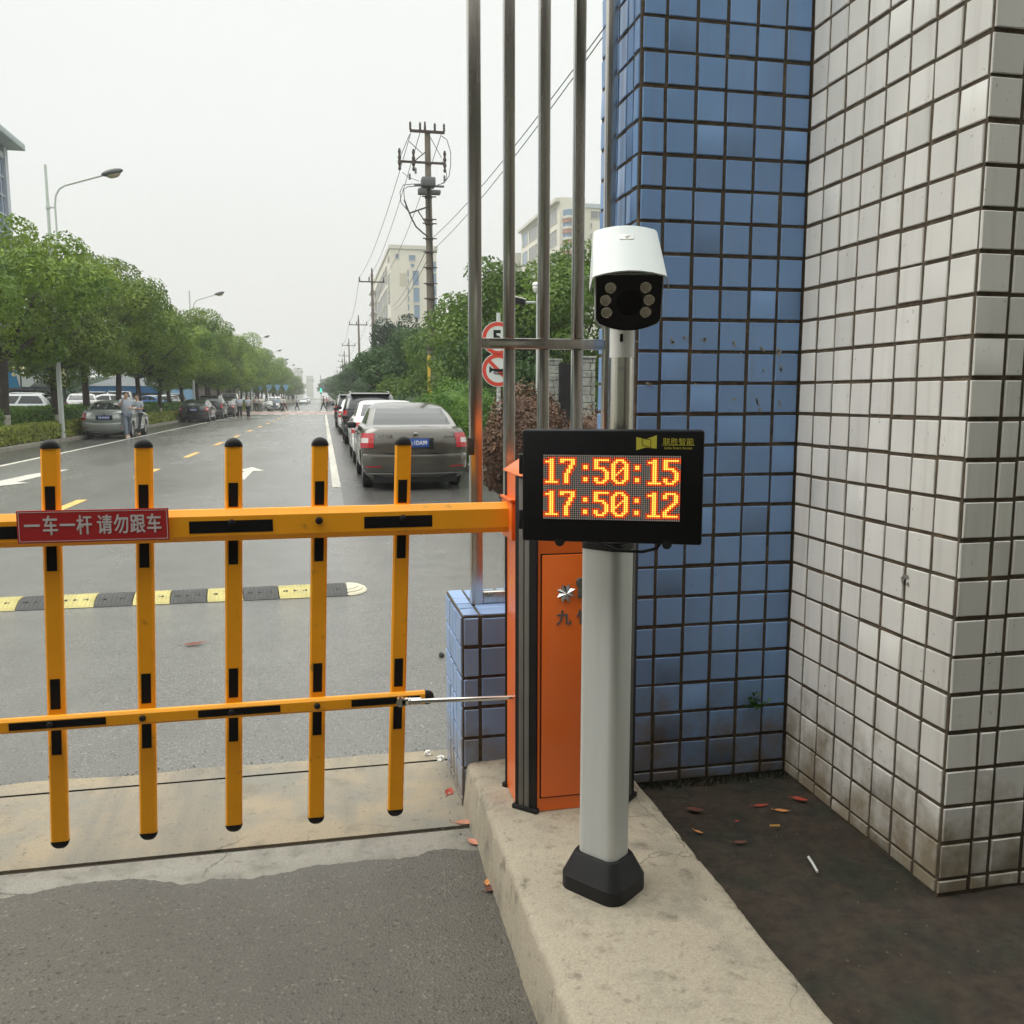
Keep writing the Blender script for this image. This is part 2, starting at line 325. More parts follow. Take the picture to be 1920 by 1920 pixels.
M['sign_white'] = mat('sign_white', (.62, .58, .58), .5)
M['logo'] = mat('logo_yellow', (.60, .55, .06), .5)
M['led_off'] = mat('led_off', (.55, .50, .48), .5)
M['led_on'] = mat('led_on', (.9, .3, .05), .5, emit=(1, .33, .04), estr=2.9)
M['led_halo'] = mat('led_bloom_glow', (.5, .1, .03), .5, emit=(1, .09, .02), estr=.9)  # imitates bloom: unlit dots around the digits are made to glow red
M['rubber'] = mat('rubber', (.05, .05, .048), .75, var=.25, vscale=10, bump=.3, bscale=80)
M['rubber_yellow'] = mat('rubber_yellow', (.40, .35, .13), .7, var=.2, vscale=8, col2=(.3, .28, .15), c2scale=10, c2lo=.55, c2hi=.75)
M['rubber_cream'] = mat('rubber_cream', (.50, .47, .35), .7, var=.2, vscale=8)
def leaf_mat(name, a, b_, objvar=.26, trans=.3, sc=.9):
    m = mat(name, a, .55, col2=b_, c2scale=sc, c2lo=.38, c2hi=.62, var=.35, vscale=5, objvar=objvar, trans=trans, spec=.3); return m
M['leaf_tree'] = leaf_mat('camphor_leaves', (.075, .145, .016), (.20, .28, .032))
M['leaf_dark'] = leaf_mat('dark_leaves', (.035, .080, .022), (.06, .125, .03))
M['leaf_right'] = leaf_mat('broad_leaves', (.065, .13, .018), (.13, .21, .03))
M['leaf_bush'] = leaf_mat('bush_leaves', (.07, .165, .018), (.14, .265, .034), sc=3)
M['leaf_purple'] = leaf_mat('purple_leaves', (.085, .048, .032), (.17, .095, .055), sc=3, trans=.15)
M['leaf_hedge'] = leaf_mat('hedge_leaves', (.19, .24, .035), (.28, .31, .055), objvar=.05, sc=1.2)
M['leaf_bed'] = leaf_mat('shrub_leaves', (.07, .15, .02), (.11, .20, .03), objvar=.05, sc=1.2)
M['leaf_far'] = leaf_mat('far_leaves', (.025, .055, .022), (.04, .075, .03), sc=.3)
M['bark'] = mat('bark', (.045, .036, .028), .95, var=.3, vscale=8, bump=.6, bscale=30)
M['limewash'] = mat('limewash', (.38, .36, .31), .9, var=.2, vscale=6)
M['pole_concrete'] = mat('pole_concrete', (.165, .14, .11), .85, var=.15, vscale=4)
M['yellow_band'] = mat('yellow_band', (.55, .36, .04), .6, var=.2, vscale=5)
M['wire'] = mat('wire', (.03, .03, .03), .6)
M['rust'] = mat('rusty_iron', (.06, .045, .035), .8)
M['lamp_grey'] = mat('galvanised_grey', (.50, .54, .51), .5, var=.05)
M['lamp_head'] = mat('lamp_head', (.10, .11, .11), .5)
M['lamp_glass'] = mat('lamp_glass', (.35, .30, .22), .2)
M['globe'] = mat('globe_glass', (.75, .66, .36), .3)
M['glass'] = mat('car_glass', (.025, .03, .03), .05, spec=.6)
M['pale_glass'] = mat('car_glass_pale', (.045, .05, .05), .05, spec=.42)
M['tyre'] = mat('tyre', (.02, .02, .02), .85); M['rim'] = mat('rim', (.45, .45, .45), .3, metal=.8)
M['plate'] = mat('plate_blue', (.02, .07, .32), .4); M['plate_ink'] = mat('plate_ink', (.75, .75, .75), .5)
M['tail_red'] = mat('tail_red', (.35, .008, .012), .12, coat=.5); M['tail_clear'] = mat('tail_clear', (.55, .5, .48), .15, metal=.3)
M['headlight'] = mat('headlight', (.5, .52, .53), .1, metal=.4)
def paint(name, c, metal=.45): return mat('paint_' + name, c, .20, metal=metal, coat=.9, var=.04, vscale=2)
M['p_grey'] = paint('grey', (.088, .082, .068)); M['p_white'] = paint('white', (.70, .70, .68), 0); M['p_black'] = paint('black', (.012, .014, .017), .1)
M['p_silver'] = paint('silver', (.40, .43, .42)); M['p_dgrey'] = paint('dark_grey', (.035, .04, .042)); M['p_blue'] = paint('blue', (.06, .16, .38), .1); M['p_green'] = paint('pale_green', (.42, .50, .44), .1)
M['skin'] = mat('skin', (.48, .29, .20), .6); M['hair'] = mat('hair', (.012, .010, .009), .5)
M['shoe_w'] = mat('pale_shoe', (.5, .5, .46), .6); M['shoe_b'] = mat('dark_shoe', (.03, .03, .03), .5)
def cloth(n, c): return mat('cloth_' + n, c, .9, var=.12, vscale=9)
M['c_grey'] = cloth('grey', (.36, .40, .46)); M['c_white'] = cloth('white', (.58, .58, .56)); M['c_jean'] = cloth('denim', (.15, .18, .22)); M['c_dark'] = cloth('dark', (.02, .022, .03)); M['c_red'] = cloth('maroon', (.13, .04, .04)); M['c_blue'] = cloth('light_blue', (.20, .36, .52)); M['c_pink'] = cloth('pink', (.5, .28, .27))
M['paper'] = mat('paper', (.7, .7, .66), .7)
M['beige_wall'] = mat('beige_render', (.64, .605, .52), .85, var=.06, vscale=.15); M['win_blue'] = mat('window_blue', (.16, .24, .34), .15); M['win_grey'] = mat('window_grey', (.20, .20, .20), .2)
M['slab'] = mat('balcony_slab', (.55, .53, .47), .8); M['red_slab'] = mat('red_balcony', (.36, .19, .14), .8); M['grey_wall'] = mat('grey_wall', (.40, .38, .33), .85, var=.06, vscale=.2)
M['tower_blue'] = mat('tower_glass', (.10, .17, .30), .1); M['tower_frame'] = mat('tower_frame', (.40, .43, .48), .5); M['tower_roof'] = mat('tower_roof', (.30, .35, .36), .6)
M['canopy_blue'] = mat('canopy_blue', (.03, .20, .36), .2); M['roof_blue'] = mat('roof_blue', (.02, .13, .30), .5, var=.15); M['dark_wall'] = mat('dark_wall', (.05, .055, .06), .8); M['brick'] = mat('brick_wall', (.16, .12, .11), .9, var=.2)
M['stone'] = mat('stone_cladding', (.28, .29, .26), .85, var=.35, vscale=4, col2=(.16, .17, .16), c2scale=9, bump=.8, bscale=10)
M['green_light'] = mat('green_light', (.05, .5, .25), .3, emit=(.05, 1, .5), estr=2.2); M['sign_blue'] = mat('sign_blue', (.05, .15, .34), .5)
M['road_red'] = mat('road_sign_red', (.60, .06, .035), .4); M['road_white_sign'] = mat('road_sign_white', (.62, .66, .62), .4)
M['render_wall'] = mat('added_shade_wall', (.22, .21, .19), .85, var=.06, vscale=1)  # wall colour of the unseen blocks added for shade
M['straw'] = mat('straw', (.75, .76, .72), .4); M['leaf_red'] = mat('leaf_red', (.38, .055, .03), .6, var=.3, vscale=40); M['leaf_orange'] = mat('leaf_orange', (.58, .24, .07), .6, var=.3, vscale=40); M['leaf_brown'] = mat('leaf_brown', (.15, .05, .03), .7, var=.3, vscale=40); M['leaf_pink'] = mat('leaf_pink', (.50, .20, .12), .6, var=.3, vscale=40)
M['weed'] = mat('weed_leaf', (.06, .16, .02), .6, var=.3, vscale=30, trans=.2)
M['grit'] = mat('grit', (.13, .11, .08), .9, var=.3, vscale=60)
M['moss'] = mat('moss', (.02, .026, .012), .95, var=.4, vscale=30)
M['shed_roof'] = mat('shed_roof', (.10, .115, .12), .8, var=.3, vscale=2)
M['cig'] = mat('cigarette_filter', (.55, .30, .08), .8)
HAZE = 0.0009

# ================================================================== SETTING: ground, road, kerbs
def sheet(name, x0, x1, y0, y1, z, m, nx=1, ny=1):
    b = MB(); b.quad((x0, y0, z), (x1, y0, z), (x1, y1, z), (x0, y1, z)); return struct(name, b, m)
sheet('ground', -1500, 1500, -300, 2500, -.03, M['grass'])
sheet('road', -9.0, 3.0, 11.5, 700, 0, M['asphalt'])
b = MB(); b.quad((-30, 3.70, .0), (.52, 3.70, .0), (7.5, 11.5, 0), (-14, 11.5, 0)); b.quad((.47, 3.58, -.001), (9, 3.58, -.001), (9, 7.0, 0), (7.5, 11.5, 0)); struct('forecourt', b, M['asphalt'])
sheet('gate_forecourt', -30, .56, -12, 3.01, 0, M['rough_asphalt'])
# concrete sill under the gate: two long slabs with an open joint, ragged edge against the asphalt
random.seed(5)
b = MB(); b.box(-14, .52, 3.025, 3.615, -.2, .006); struct('gate_sill', b, M['concrete'])
def ragged(x0, x1, ya, yb, amp, z, n=90, seed=1, amp2=None):
    rn = random.Random(seed); vs = []; fs = []
    for i in range(n + 1):
        x = x0 + (x1 - x0) * i / n; j = noise.noise((x * 3.1, seed, 0)) * amp + noise.noise((x * 11, seed, 3)) * amp * .5
        vs += [(x, ya + (j if amp2 is None else noise.noise((x * 2.3, seed, 7)) * amp2), z), (x, yb + j, z)]
    fs = [(2 * i, 2 * i + 2, 2 * i + 3, 2 * i + 1) for i in range(n)]; m = MB(); m.add(vs, fs); return m
struct('sill_margin', ragged(-14, .52, 3.635, 3.745, .022, .004, 240, 3, 0.002), M['concrete'])
b = ragged(-6, .50, 2.80, 2.998, .0, .005, 700, 8)
b.v = [(x, (y if i % 2 else y + noise.noise((x * 1.9, 2, 1)) * .15 + noise.noise((x * 7, 2, 5)) * .045 + noise.noise((x * 24, 2, 9)) * .022 + noise.noise((x * 70, 2, 3)) * .008), z if i % 2 else -.002) for i, (x, y, z) in enumerate(b.v)]
struct('cement_apron', b, M['patch'])
b = MB(); b.box(-14, .47, 3.0, 3.022, -.1, -.002); b.box(-14, .47, 3.617, 3.633, -.1, -.002); struct('joint_dirt', b, M['soil'])
# soil patch between plinth and tiled walls
random.seed(3); nx, ny = 50, 70; vs = []; fs = []
for j in range(ny + 1):
    for i in range(nx + 1):
        x = .95 + 2.6 * i / nx; y = .7 + 2.5 * j / ny
        vs.append((x, y, .025 + .012 * noise.noise((x * 6, y * 6, 0)) + .006 * noise.noise((x * 22, y * 22, 0))))
for j in range(ny):
    for i in range(nx): a = j * (nx + 1) + i; fs.append((a, a + 1, a + nx + 2, a + nx + 1))
b = MB(); b.add(vs, fs); struct('soil_bed', b, M['soil'], 60)
b = MB(); b.box(.5, 12, -14, .8, -.1, .015); struct('pavement', b, M['rough_asphalt'])
# plinth (concrete island): battered kerb on the road side, cement fillet to the soil
b = MB()
prof = [(.478, -.05), (.484, .02), (.497, .160), (.502, .173), (.511, .180), (.53, .182), (.66, .184), (.80, .184), (.94, .183), (1.05, .182), (1.064, .179), (1.071, .170), (1.076, .10), (1.08, -.05)]
ys = [1.0 + i * (3.168 - 1.0) / 160 for i in range(161)]; vs = []; fs = []
for y in ys:
    for k, (x, z) in enumerate(prof):
        ed_ = 1.0 if k in (3, 4, 10, 11) else 0; chip = -.012 * max(0, noise.noise((x * 20, y * 17, 8)) - .28) * 4 * ed_; jx = .005 * noise.noise((x * 9, y * 5, 1)) + .003 * noise.noise((0, y * 30, 2)); jz = .003 * noise.noise((x * 7, y * 7, 4)) + chip
        vs.append((x + jx, y, z + jz))
n = len(prof)
fs = [(j * n + k, j * n + k + 1, (j + 1) * n + k + 1, (j + 1) * n + k) for j in range(len(ys) - 1) for k in range(n - 1)] + [tuple(range(n))[::-1]]
b.add(vs, fs)
plinth = part('concrete_island', b, M['plinth'], None, 40); tag(plinth, 'raised concrete island carrying the orange barrier cabinet and the grey camera pole', 'traffic island')
# road edges
def kerb(name, x0, x1, y0, y1, z, m):
    b = MB(); b.bbox(x0, x1, y0, y1, -.1, z, .015); return struct(name, b, m, 30)
kerb('kerb_left', -9.18, -9.0, 8, 700, .13, M['kerb']); kerb('kerb_right', 3.0, 3.16, 11.5, 700, .13, M['kerb'])
sheet('verge_left', -12.5, -9.18, 8, 700, .10, M['earth']); sheet('parking_lot', -45, -12.5, 8, 300, .05, M['asphalt']); sheet('pavement_right', 3.16, 5.2, 11.5, 700, .11, M['paving']); sheet('verge_right', 5.2, 30, 9, 700, .08, M['earth'])
# markings
sheet('parking_lane_right', .262, 2.99, 11.6, 700, .003, M['damp_reflection_asphalt']); sheet('parking_lane_left', -8.99, -7.36, 11.6, 700, .003, M['damp_reflection_asphalt'])  # darker lanes: damp ground with the roadside bushes' reflection painted in
sheet('edge_line_right', .115, .262, 15.7, 85, .004, M['white_paint']); sheet('edge_line_left', -7.35, -7.19, 9, 85, .004, M['white_paint'])
b = MB()
for i in range(-1, 11):
    y = 18.4 + i * 6.06; x = -3.62 + (y - 18) * .0075; b.quad((x - .075, y, .004), (x + .075, y, .004), (x + .09, y + 2.2, .004), (x - .06, y + 2.2, .004))
struct('centre_dashes', b, M['yellow_line'])
def arrow(x, y, lean=0, head=1.0):
    b = MB(); L_ = 3.2
    def p(u, v): return (x + u + lean * v, y + v, .004)
    b.add([p(-.09, 0), p(.09, 0), p(.09, L_ - 1.1), p(-.09, L_ - 1.1)], [(0, 1, 2, 3)]); b.add([p(-.32, L_ - 1.1), p(.32, L_ - 1.1), p(0, L_)], [(0, 1, 2)]); return b
struct('lane_arrow', arrow(-1.60, 17.5), M['white_paint'])
b = MB()
for poly in ([(-60, 928), (-10, 913), (60, 897), (131, 880), (113, 881), (58, 889), (-60, 914)], [(-60, 896), (12, 902), (56, 905), (0, 911), (-60, 918)]):
    b.add([G(px, py, .004 + .003 * (len(poly) < 6)) for px, py in poly], [tuple(range(len(poly)))])
struct('turn_arrow', b, M['white_paint'])
sheet('crossing_band', -9, 3, 87, 104, .004, M['red_band'])
b = MB()
for i in range(9):
    x = -8.4 + i * 1.3
    b.quad((x, 85.6, .008), (x + .6, 85.6, .008), (x + .6, 88.6, .008), (x, 88.6, .008)); b.quad((x + .3, 102, .008), (x + .9, 102, .008), (x + .9, 107, .008), (x + .3, 107, .008))
struct('crossing_bars', b, M['white_paint'])

# ================================================================== TILED GATE PIERS
PT = .1173                       # tile pitch
ZL = [.03] + [.081 + PT * k for k in range(0, 46)]     # horizontal joints
def tiles(mb, tone, a_lines, z_lines, place, rn, gap=.0135, bev=.0022):
    """Bevelled tiles between joint lines; place(a, z, d) -> 3D where d is how far out of the wall."""
    for i in range(len(a_lines) - 1):
        for j in range(len(z_lines) - 1):
            g = gap / 2
            j1, j2 = rn.uniform(-.0024, .0024), rn.uniform(-.0020, .0020)
            a0, a1, z0, z1 = a_lines[i] + g + j1, a_lines[i + 1] - g + j1, z_lines[j] + g + j2, z_lines[j + 1] - g + j2
            if a1 - a0 < .012 or z1 - z0 < .012: continue
            d = .0055; t1 = rn.uniform(-.0012, .0012); t2 = rn.uniform(-.0012, .0012)
            q = [(a0, z0, -.002), (a1, z0, -.002), (a1, z1, -.002), (a0, z1, -.002)]
            r_ = [(a0, z0, d - bev), (a1, z0, d - bev), (a1, z1, d - bev), (a0, z1, d - bev)]
            s_ = [(a0 + bev, z0 + bev, d + t1 + t2), (a1 - bev, z0 + bev, d - t1 + t2), (a1 - bev, z1 - bev, d - t1 - t2), (a0 + bev, z1 - bev, d + t1 - t2)]
            vs = [place(*p) for p in q + r_ + s_]
            mb.add(vs, [(0, 1, 5, 4), (1, 2, 6, 5), (2, 3, 7, 6), (3, 0, 4, 7), (4, 5, 9, 8), (5, 6, 10, 9), (6, 7, 11, 10), (7, 4, 8, 11), (8, 9, 10, 11)])
            tone += [rn.random()] * 12
def tile_part(name, mb, tone, m, parent):
    o = part(name, mb, m, parent, 25); a = o.data.attributes.new('tone', 'FLOAT', 'POINT'); a.data.foreach_set('value', tone); return o
rn = random.Random(11)
TOP = ZL[-1]
# blue pier: front faces the camera at y=3.17, left return faces the road at x=1.14
bx0, bx1, by0, by1 = 1.140, 1.812, 3.170, 3.62
t = thing('tiled_gate_pier', 'blue tiled gate pier behind the display, meeting the white tiled pier in a corner', 'pier', (1.45, 3.4, 0))
b = MB(); b.box(bx0, 3.2, by0, by1, -.05, TOP); part('grout_core', b, M['grout'], t, None)
b = MB(); tone = []
cols = [bx0 + .003, 1.236, 1.353, 1.4695, 1.586, 1.7015, bx1 - .004]
tiles(b, tone, cols, ZL, lambda a, z, d: (a, by0 - d, z), rn)
tile_part('front_tiles', b, tone, M['tile_blue'], t)
b = MB(); tone = []
tiles(b, tone, [-by1, -by1 + .10, -by1 + .2173, -3.30, -3.235, -by0 - .003], ZL, lambda a, z, d: (bx0 - d, -a, z), rn)
tile_part('side_tiles', b, tone, M['tile_blue'], t)
# smears of old cement on the blue tiles
def smear(cx, cz, w_, h_, seed, tilt=0):
    m = MB(); n = 14; rnd = random.Random(seed); pts = []
    for k in range(n):
        a = 2 * math.pi * k / n; r = .55 + .45 * rnd.random(); u = math.cos(a) * w_ * r; v = math.sin(a) * h_ * r
        pts.append((cx + u + tilt * v, by0 - .0085, cz + v))
    return m.add(pts, [tuple(range(n))])
smears = []; sd = 0
for px, py, w_, h_, tl in [(1262, 640, 10, 7, .2), (1285, 634, 6, 5, 0), (1318, 637, 9, 4, 0), (1322, 634, 3, 9, .1), (1376, 645, 6, 6, 0), (1390, 662, 3, 3, 0), (1429, 652, 6, 8, -.5), (1460, 660, 7, 11, .2), (1465, 690, 4, 12, -.3), (1432, 695, 3, 6, 0), (1216, 719, 9, 5, .5), (1307, 720, 9, 2, 0), (1376, 748, 6, 4, 0), (1421, 750, 4, 14, -.4), (1425, 770, 3, 6, 0), (1462, 757, 3, 12, -.3), (1195, 640, 4, 2, .3)]:
    c = AY(px, py, by0 - .008); sd += 1; k = .0021; b = MB(); smears.append(b)
    for q in range(4):
        rr = random.Random(sd * 7 + q); merge(b, smear(c.x + rr.uniform(-.5, .5) * w_ * k * 1.2, c.z + rr.uniform(-.5, .5) * h_ * k * 1.2, w_ * k * rr.uniform(.25, .6), h_ * k * rr.uniform(.2, .6), sd * 9 + q, tl))
_c = mat('cement_smear', (.36, .34, .27), .9, var=.3, vscale=90)
for b in smears: part('cement_smear', b, _c, t, None)
# white pier: flank faces the road at x=1.81, front faces the camera at y=2.23
wx0, wy0 = 1.812, 2.230
t = thing('tiled_gate_pier', 'white tiled gate pier with grimy lowest rows, standing right of the blue pier', 'pier', (2.4, 2.7, 0))
b = MB(); b.box(wx0, 3.2, wy0, by0 - .002, -.05, TOP); part('grout_core', b, M['grout'], t, None)
b = MB(); tone = []
yl = [-(by0 - .009)] + [-(wy0 + PT * k) for k in range(7, 0, -1)] + [-wy0 - .002]
tiles(b, tone, yl, ZL, lambda a, z, d: (wx0 - d, -a, z), rn, gap=.0125)
tile_part('flank_tiles', b, tone, M['tile_white'], t)
b = MB(); tone = []
xl = [wx0 - .006, 1.918, 1.984, 2.10] + [2.10 + PT * k for k in range(1, 10)]
tiles(b, tone, xl, ZL, lambda a, z, d: (a, wy0 - d, z), rn)
tile_part('front_tiles', b, tone, M['tile_white'], t)
rr = random.Random(77); _s = mat('scuff', (.20, .19, .17), .8, var=.3, vscale=60)
for dy, dz, w_, h_ in ((0, 0, .018, .012), (.016, -.014, .012, .016), (-.01, -.022, .010, .008)):
    b = MB(); pts = []
    for k in range(12):
        a = 2 * math.pi * k / 12; r = .5 + .5 * rr.random(); pts.append((wx0 - .0085, 2.455 + dy + math.cos(a) * w_ * r, .985 + dz + math.sin(a) * h_ * r))
    b.add(pts, [tuple(range(12))]); part('scuff_mark', b, _s, t, None)
# low blue pier under the fence
px0, px1, py0, py1, pz = .494, .84, 3.170, 3.60, .747
t = thing('tiled_fence_pier', 'short pale blue tiled pier under the steel fence, left of the orange cabinet', 'pier', (.66, 3.4, 0))
b = MB(); b.box(px0 - .012, px1, py0, py1, -.05, pz); part('grout_core', b, M['grout'], t, None)
zl = [pz - PT * k for k in range(6, -1, -1)]; zl = [.0] + zl; zl[-1] = pz - .003
b = MB(); tone = []
tiles(b, tone, [px0 - .012, px0 + .055, px0 + .19, px0 + .31], zl, lambda a, z, d: (a, py0 - d, z), rn, .013); tile_part('front_tiles', b, tone, M['tile_pale'], t)
b = MB(); tone = []
tiles(b, tone, [-py1, -3.47, -3.385, -3.295, -py0 - .002], zl, lambda a, z, d: (px0 - .012 - d, -a, z), rn, .012); tile_part('side_tiles', b, tone, M['tile_pale'], t)
b = MB(); tone = []
tiles(b, tone, [px0 - .012, px0 + .055, px0 + .19, px0 + .31], [py0 - .001, 3.27, 3.36, 3.45, py1], lambda a, z, d: (a, z, pz + d), rn, .011); tile_part('top_tiles', b, tone, M['tile_pale'], t)

# unseen canopy, office block and house, added behind the camera to shade the piers
t = thing('added_shade_canopy', 'flat concrete canopy added behind the camera to shade the tiled piers', 'canopy', (0, -3, 0))
b = MB(); b.bbox(-7.0, 7, -9, .4, TOP - .6, TOP - .1, .02); part('roof_slab', b, M['render_wall'], t)
for x, y in ((-6.6, -8.5), (6.5, -8.5), (-6.6, .2)):
    b = MB(); b.bbox(x - .3, x + .3, y - .3, y + .3, 0, TOP - .61, .02); part('column', b, M['render_wall'], t)
t = thing('added_shade_block', 'long grey block added behind the camera to cut off low sky light', 'building', (0, -30, 0))  # added out of view, blocks the low sky behind the camera
b = MB(); b.bbox(-45, 45, -36, -22, 0, 15, .05); part('wall', b, M['render_wall'], t)
for k in range(14):
    for z in (1, 4.6, 8.2, 11.8): b = MB(); b.bbox(-42 + k * 6.2, -39 + k * 6.2, -22, -21.9, z, z + 1.8, .01); part('window', b, M['win_grey'], t)
t = thing('added_shade_house', 'grey rendered house added behind the camera to shade the pier fronts', 'building', (3.6, -1.5, 0))  # added out of view to darken the faces turned to the camera
b = MB(); b.bbox(1.9, 5.2, -7.0, .2, 0, 3.2, .03); part('wall', b, M['render_wall'], t)
b = MB(); b.bbox(1.84, 1.9, -4.5, -1.5, 1.0, 2.3, .01); part('window', b, M['lens_black'], t)

# ================================================================== STEEL FENCE on the low pier
FY = 3.345
t = thing('steel_fence', 'stainless steel fence of square tubes between low tiled pier and blue pier', 'fence', (.55, FY, pz))
def sq(mb, x0, x1, y0, y1, z0, z1, b_=.004): return mb.bbox(x0, x1, y0, y1, z0, z1, b_, seg=2)
b = MB(); sq(b, .543, .589, FY - .02, FY + .026, pz + .006, 4.3); part('post', b, M['steel'], t)
for x in (.677, .811, .946):
    b = MB(); sq(b, x, x + .040, FY - .015, FY + .025, .70, 1.7345); sq(b, x, x + .040, FY - .015, FY + .025, 1.7745, 4.3); part('bar', b, M['steel'], t)
b = MB(); sq(b, 1.07, 1.108, FY - .015, FY + .025, .70, 4.3); part('bar', b, M['steel'], t)
b = MB(); sq(b, .589, 1.07, FY - .018, FY + .024, 1.735, 1.774); part('rail', b, M['steel'], t)
b = MB(); sq(b, .589, 1.12, FY - .018, FY + .024, .755, .80); part('rail', b, M['steel'], t)
b = MB(); b.bbox(.528, .556, FY - .030, FY - .0205, 1.335, 1.40, .003); part('hinge_plate', b, M['rust'], t)

# ================================================================== BARRIER CABINET
cx0, cx1, cy0, cy1, cz0, cz1 = .602, 1.010, 2.715, 2.985, .186, 1.305
ch = .052
t = thing('barrier_cabinet', 'orange barrier gate cabinet with black corner trims on the concrete island', 'barrier cabinet', ((cx0 + cx1) / 2, 2.85, cz0))
oct_ = [(cx0 + ch, cy0), (cx1 - ch, cy0), (cx1, cy0 + ch), (cx1, cy1 - ch), (cx1 - ch, cy1), (cx0 + ch, cy1), (cx0, cy1 - ch), (cx0, cy0 + ch)]
def octr(i): return [(cx0 + ch, cy0 + i), (cx1 - ch, cy0 + i), (cx1 - i, cy0 + ch), (cx1 - i, cy1 - ch), (cx1 - ch, cy1 - i), (cx0 + ch, cy1 - i), (cx0 + i, cy1 - ch), (cx0 + i, cy0 + ch)]
b = MB(); b.prism(oct_, 'z', cz0, cz1); part('body', b, M['orange'], t, 20)
# cap: hipped rim then flat lid
vs = [(*p, cz1) for p in [(cx0 - .003, cy0 - .003), (cx1 + .003, cy0 - .003), (cx1 + .003, cy1 + .003), (cx0 - .003, cy1 + .003)]] + [(*p, cz1 + .045) for p in [(cx0 + .05, cy0 + .05), (cx1 - .05, cy0 + .05), (cx1 - .05, cy1 - .05), (cx0 + .05, cy1 - .05)]]
b = MB(); b.add(vs, [(0, 1, 5, 4), (1, 2, 6, 5), (2, 3, 7, 6), (3, 0, 4, 7), (4, 5, 6, 7)]); part('lid', b, M['orange'], t, None)
# corner trims: black extrusion with two grey inlays and a black foot
def trim(cx, cy, dx, dy):
    # the chamfer runs from A to B; outward normal n
    A = Vector((cx + dx[0] * ch, cy + dx[1] * ch, 0)); B = Vector((cx + dy[0] * ch, cy + dy[1] * ch, 0)); c = Vector((cx, cy, 0)); u = (B - A); Ln = u.length; u.normalize(); nrm = (c - (A + B) / 2).normalized()
    Mx = Matrix((u, nrm, Vector((0, 0, 1)))).transposed().to_4x4(); Mx.translation = A
    tr = MB(); tr.bbox(-.004, Ln + .004, -.006, .006, cz0 - .004, cz1 - .002, .002, M=Mx); o = part('corner_trim', tr, M['black_plastic'], t)
    i = MB()
    for k in (.16, .46): i.bbox(Ln * k, Ln * (k + .25), .005, .0085, cz0 + .012, cz1 - .01, .001, M=Mx)
    iv = part('inlay', i, M['gunmetal'], None); me = iv.data; off = parent_loc(t)
    for v in me.vertices: v.co -= off
    iv.parent = o
    f = MB(); f.bbox(-.012, Ln + .012, -.006, .014, cz0 - .006, cz0 + .012, .003, M=Mx); fo = part('foot', f, M['black_plastic'], None)
    for v in fo.data.vertices: v.co -= off
    fo.parent = o
trim(cx0, cy0, (0, 1), (1, 0)); trim(cx1, cy0, (-1, 0), (0, 1)); trim(cx0, cy1, (1, 0), (0, -1))
b = MB(); b.bbox(.672, .948, cy0 - .006, cy0 + .004, .235, 1.05, .003); dr = part('door', b, M['orange'], t)
b = MB(); b.box(.668, .952, cy0 - .0015, cy0, .231, 1.054); part('door_gap', b, M['black_paint'], t, None)
# star emblem, lock and the maker's two characters
Mx = frame(AY(1061, 1112, cy0 - .006), (1, 0, 0), (0, 0, 1))
b = MB(); vs = [Vector((0, 0, .012))]
for k in range(16):
    a = math.pi * k / 8 + math.pi / 8; r = .033 if k % 2 == 0 else .021; vs.append(Vector((r * math.cos(a), r * math.sin(a), .005 if k % 2 == 0 else .0)))
b.add([Mx @ v for v in vs], [(0, 1 + k, 1 + (k + 1) % 16) for k in range(16)]); part('emblem', b, M['chrome'], t, None)
c = AY(1089, 1092, cy0 - .006); b = MB(); Ml = frame(c, (1, 0, 0), (0, 0, 1)); b.lathe([(.017, 0), (.017, .005), (.014, .007), (.0, .007)], 20, Ml)
b.bbox(-.011, .011, -.052, -.012, .0, .006, .003, M=Ml); part('lock', b, M['gunmetal'], t)
c = AY(1057, 1160, cy0 - .007); b = text_mb('九', .052, frame(c, (1, 0, 0), (0, 0, 1)), depth=.002, bold=.001); merge(b, text_mb('竹', .052, frame(AY(1095, 1158, cy0 - .007), (1, 0, 0), (0, 0, 1)), depth=.002, bold=.001))
part('lettering', b, M['gunmetal'], t, None)
# bracket around the arm on the road side
b = MB(); b.bbox(cx0 - .012, cx0 + .002, 2.80, 2.96, 1.085, 1.215, .004); b.bbox(cx0 - .018, cx0 + .002, 2.795, 2.965, 1.214, 1.222, .002); part('arm_bracket', b, M['orange'], t)

# ================================================================== BARRIER ARM with hanging pickets
BY0, BY1 = 2.850, 2.892
t = thing('boom_gate', 'yellow barrier arm with black striped hanging pickets reaching across the lane', 'barrier', (cx0, 2.87, 1.155))
c_ = .016
pf = [(BY0, 1.125), (BY0 + c_, 1.106), (BY1 - .008, 1.106), (BY1, 1.114), (BY1, 1.198), (BY1 - .008, 1.2055), (BY0 + c_, 1.2055), (BY0, 1.186)]
X0 = -4.2
b = MB(); b.prism(pf, 'x', X0, cx0 - .008); boom = part('boom', b, M['yellow'], t, 20)
sub_off = parent_loc(t)
def sub(name, mb, m, par, ang=30):
    o = part(name, mb, m, None, ang)
    off = parent_loc(par)
    for v in o.data.vertices: v.co -= off
    o.parent = par; return o
stick = [(.118, .337), (-.415, -.165)]      # x of the black stickers on the boom, repeating to the left
stick += [(-.98, -.70), (-1.55, -1.28), (-2.1, -1.85), (-2.65, -2.4), (-3.2, -2.95), (-3.75, -3.5)]
for a, e in stick:
    m = MB(); m.box(a, e, BY0 - .0012, BY0 - .0002, 1.134, 1.172); sub('sticker', m, M['black_tape'], boom, None)
